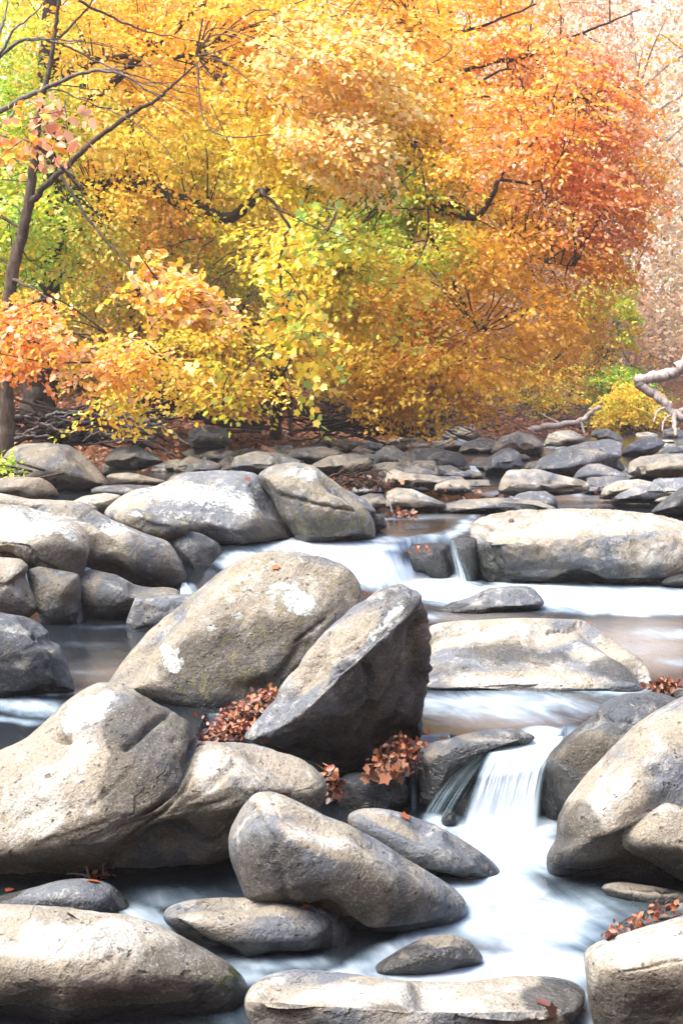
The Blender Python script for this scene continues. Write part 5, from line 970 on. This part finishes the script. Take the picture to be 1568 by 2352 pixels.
LG = [([(440, 952), (500, 962), (560, 972), (610, 972)], 28, .09), ([(470, 968), (540, 978), (620, 985)], 27.6, .07), ([(450, 985), (520, 988), (600, 992)], 27, .05), ([(690, 940), (760, 965), (850, 985), (930, 1000)], 30, .07), ([(720, 985), (800, 975), (900, 980), (1000, 990)], 30, .06), ([(840, 1000), (900, 992), (980, 1000), (1010, 1002)], 30.5, .05)]
for i, (pl, d, r) in enumerate(LG):
    wood(['thick dark fallen log, highest of those by the squarish mossy rock', 'long dark fallen log, middle of those by the squarish mossy rock', 'slim fallen log, lowest of those by the squarish mossy rock', 'straight dark log slanting down the leafy slope', 'bent root-like log crossing the leafy bank', 'short grey log lying before the square brown boulder'][i], [(ipath(pl, d, d - .5, 8, .1, i), r, r * .6)], M_DARKBARK, name='fallen_log', cat='log')
rs = np.random.RandomState(3)
def tangle(label, cx, cy, w, h, d, n, r, mat, seed, zl=.6):
    rng = np.random.RandomState(seed); tb = Tubes()
    for i in range(n):
        x = cx + rng.uniform(-.5, .5) * w; y = cy + rng.uniform(-.5, .5) * h; a = rng.uniform(-.5, .5) + (math.pi if rng.rand() < .5 else 0); L_ = rng.uniform(.25, .8) * w * .6; dd = d + rng.uniform(-.5, .5) * zl
        pl = [(x, y), (x + math.cos(a) * L_ * .5, y + math.sin(a) * L_ * .5 + rng.uniform(-8, 8)), (x + math.cos(a) * L_, y + math.sin(a) * L_ + rng.uniform(-12, 12))]
        q = rng.uniform(.4, 1) * r; p = ipath(pl, dd, dd + rng.uniform(-.4, .4) * zl, 5, r * 2.2, i); tb.add(p, np.linspace(q, q * .4, len(p)), 5, .2, i)
    b = P3(cx, cy + h / 2, d); o = tb.build('root_tangle', mat, None, tuple(b)); return tag(o, label, 'roots', None, 'stuff')
tangle('tangle of exposed grey roots on the left bank behind the smooth brown boulder', 190, 978, 300, 70, 22.3, 90, .045, M_DARKBARK, 1)
tangle('paler roots among the tangle below the dark beech', 230, 985, 300, 56, 22.0, 50, .04, M_GREYBARK, 2)
tangle('dark roots and sticks along the undercut bank at the centre', 860, 975, 330, 46, 29.5, 70, .04, M_DARKBARK, 3)
tangle('fine grey twigs hanging over the bank right of centre', 960, 950, 420, 60, 29, 80, .018, M_GREYBARK, 4)
tangle('brush and sticks at the far bend under the olive shrub', 1220, 955, 260, 50, 40, 60, .03, M_GREYBARK, 5)
tangle('small pile of brown brush caught on the rocks right of the split log', 832, 1098, 95, 38, 17.5, 60, .016, M_BARK, 6, .5)
# ---- leaf litter and leaf piles
def litter(label, place, n, size, pal, seed, name='leaf_litter', kind='stuff', tmpl=LEAF_T, mat=None, up=.5, cat='leaves'):
    rng = np.random.RandomState(seed); P, nn = place(rng, n); n = len(P)
    A_ = rng.normal(size=(n, 3)); N_ = nn + rng.normal(size=(n, 3)) * up
    A_ -= N_ * (A_ * N_).sum(1)[:, None] / (N_ * N_).sum(1)[:, None]
    pal = np.array(pal); c_ = pal[rng.randint(0, len(pal), n)] * rng.uniform(.6, 1.15, (n, 1)); b = P.mean(0)
    o = link(name, leaves_mesh(name, P, A_, N_, size * rng.uniform(.6, 1.2, n), c_, tmpl, mat or M_DRY, b), None, tuple(b))
    return tag(o, label, cat, None, kind)
LIT = [(.24, .075, .028), (.17, .05, .02), (.32, .12, .05), (.12, .045, .022), (.38, .16, .07)]
def slope_place(rng, n):
    Y = rng.uniform(21, 46, n); x = np.interp(Y, [a for a, b in BK], [b for a, b in BK]) - rng.uniform(-.3, 9, n) ** 1.0 * 1.0
    return np.stack([x, Y, ground_z(x, Y) + .02], -1), np.array([[.1, -.3, 1.]])
litter('brown and russet leaves carpeting the slope under the trees', slope_place, 26000, .11, LIT, 401)
def strip(X0, Y0, X1, Y1, d0, d1, sp, thick, w0=1., w1=1.):
    def f(rng, n):
        t = rng.uniform(0, 1, n); w = (w0 + (w1 - w0) * t); X = X0 + (X1 - X0) * t + rng.normal(size=n) * sp[0] * w; Y = Y0 + (Y1 - Y0) * t + rng.normal(size=n) * sp[1] * w
        return P3(X, Y, d0 + (d1 - d0) * t + rng.normal(size=n) * thick), np.array([[-.1, -.6, .8]])
    return f
RUST = [(.26, .06, .02), (.17, .04, .016), (.32, .11, .045), (.10, .035, .022), (.34, .17, .09), (.28, .09, .02), (.07, .03, .02)]
litter('heap of rust-red leaves packed in the crevice between the two central boulders', strip(500, 1705, 625, 1590, 7.72, 8.05, (26, 14), .05, 1.2, .4), 1500, .035, RUST, 402, 'leaf_pile', up=.6)
litter('clump of wet russet leaves hanging over the small stones left of the waterfall', strip(935, 1702, 900, 1770, 7.45, 7.3, (26, 12), .04), 360, .037, RUST, 403, 'leaf_pile', up=1.2)
litter('big pale brown leaves lying along the dark low stone below the leaf clump', strip(850, 1775, 930, 1775, 7.28, 7.25, (12, 7), .03), 30, .075, [(.42, .20, .11), (.34, .14, .07)], 404, 'leaf_pile', tmpl=MAPLE_T, up=.9)
litter('small bunch of curled leaves at the tip of the two-humped boulder', strip(752, 1770, 772, 1828, 6.9, 6.9, (8, 8), .03), 90, .05, RUST, 405, 'leaf_pile', up=1.5)
litter('heap of red-brown leaves on the low stone at the right edge', strip(1505, 1580, 1545, 1572, 8.3, 8.3, (12, 6), .04), 160, .042, RUST, 406, 'leaf_pile', up=1.3)
litter('pale curled oak leaves on the slab at the bottom right', strip(1215, 2325, 1290, 2310, 4.86, 4.9, (16, 7), .015), 9, .085, [(.46, .20, .11), (.40, .15, .08)], 407, 'leaf_pile', tmpl=MAPLE_T, up=.5)
litter('scattered leaf scraps on the back edge of the flat wet grey rock', strip(700, 2072, 750, 2085, 5.85, 5.8, (14, 5), .02), 14, .05, RUST, 408, 'leaf_pile', up=.9)
litter('twigs and red leaf scraps along the edge of the bottom right ledge', strip(1400, 2150, 1545, 2078, 5.45, 5.6, (14, 5), .03), 70, .035, RUST, 409, 'leaf_pile', up=1)
litter('red scraps caught at the foot of the two-humped boulder', strip(180, 2008, 245, 2014, 6.3, 6.3, (16, 4), .02), 40, .035, RUST, 410, 'leaf_pile', up=1)
litter('orange scraps at the water edge left of the flat rock', strip(0, 2050, 40, 2042, 6.3, 6.3, (10, 5), .02), 10, .04, RUST, 411, 'leaf_pile', up=1)
litter('russet leaves around the brush pile upstream', strip(790, 1108, 870, 1108, 17.6, 17.6, (24, 7), .15), 160, .09, LIT, 412, 'leaf_pile', up=1)
litter('red leaves at the water line below the brush pile', strip(900, 1183, 950, 1180, 16.5, 16.5, (10, 3), .1), 60, .08, RUST, 413, 'leaf_pile', up=1)
litter('small leaves caught along the cream rocks upstream', strip(930, 1150, 1350, 1130, 18.5, 19.5, (90, 12), .3), 120, .08, RUST, 414, 'leaf_pile', up=1)
litter('few red leaves on the lip of the second cascade', strip(950, 1262, 985, 1258, 13.75, 13.75, (10, 2), .03), 8, .06, [RUST[0], (.7, .2, .05)], 415, 'leaf_pile', up=1)
bpy.context.view_layer.update(); dg = bpy.context.evaluated_depsgraph_get()
from mathutils import Vector
FL = [(14, 2052, 'on the waters edge left of the flat grey rock'), (700, 2074, 'first on the back edge of the flat wet rock'), (738, 2084, 'second on the back edge of the flat wet rock'), (1078, 2016, 'at the wet tip of the smooth grey boulder'), (230, 2030, 'on the flat grey rock under the dead twig'),
      (620, 1700, 'on the saddle of the two-humped boulder'), (1230, 2300, 'lying flat on the bottom pale slab'), (1275, 2330, 'curled on the bottom pale slab'), (1420, 2155, 'on the corner boulder top'), (640, 1300, 'on the top of the central lichen boulder'), (1110, 1362, 'on the crest of the low rock above the slanted slab'), (1350, 1432, 'on the upper edge of the slanted slab'),
      (1180, 1192, 'on the left top of the wide scalloped boulder'), (465, 1712, 'in the notch of the two-humped boulder'), (150, 2100, 'on the top of the large tan corner boulder'), (930, 1885, 'on the back of the smooth grey boulder'), (560, 1100, 'on the white-topped boulder'), (1010, 1695, 'on the left lip rock of the waterfall')]
rng = np.random.RandomState(77)
for X, Y, where in FL:
    q = P3(X, Y, 4.0); dv = Vector(q) - Vector((0, 0, CAMZ)); hit, loc, nr, *_r = SC.ray_cast(dg, Vector((0, 0, CAMZ)), dv.normalized())
    if not hit: continue
    nr = np.array(nr); nr = nr if nr @ np.array(dv) < 0 else -nr
    A_ = rng.normal(size=3); A_ -= nr * (A_ @ nr); far_ = np.array(loc)[1] > 10
    c_ = np.array([RUST[rng.randint(len(RUST))]])
    me = leaves_mesh('fallen_leaf', np.array([[0., 0, 0]]), A_[None], (nr + rng.normal(size=3) * .25)[None], np.array([.085 if far_ else .06]), c_, MAPLE_T if rng.rand() < .5 else LEAF_T, M_DRY)
    tag(link('fallen_leaf', me, None, tuple(np.array(loc) + nr * .006)), 'single fallen leaf ' + where, 'leaf', 'single fallen leaves on the boulders')
# bare twigs in front
def twig(label, pl, d, r): return wood(label, [(ipath(p, d, d, 6, .004, i), r, r * .4) for i, p in enumerate(pl)], M_PALEWOOD, 'bare twigs', 'dead_twig', 'twig', 5)
twig('pale dead twig standing up at the foot of the two-humped boulder', [[(205, 2015), (192, 1975), (175, 1945), (163, 1920)], [(205, 2015), (180, 2008), (152, 2008)]], 6.25, .006)
twig('thin reddish stem beside the pale dead twig', [[(237, 2010), (236, 1975), (234, 1940)]], 6.25, .003)
twig('broken stick poking up from the leaves above the second cascade', [[(902, 1182), (896, 1160), (887, 1138)]], 16.5, .012)

# ---- the pale air that fades the far bend
hz = N('haze_air'); pv = hz.n('ShaderNodeVolumePrincipled'); pv.inputs['Color'].default_value = (1, .97, .95, 1); pv.inputs['Density'].default_value = .0008; pv.inputs['Anisotropy'].default_value = .2
hz.t.links.new(pv.outputs[0], hz.out.inputs['Volume'])
bm = bmesh.new(); bmesh.ops.create_cube(bm, size=1); me = bpy.data.meshes.new('haze'); bm.to_mesh(me); bm.free(); me.materials.append(hz.m)
zt = max(max((o.matrix_world @ __import__('mathutils').Vector(c))[2] for c in o.bound_box) for o in COL.objects if o.type == 'MESH' and o.name.startswith('ground')) + 22
hb = link('haze', me, None, (0, 45, (zt - 4) / 2)); hb.scale = (154, 214, zt + 4); tag(hb, kind='stuff')
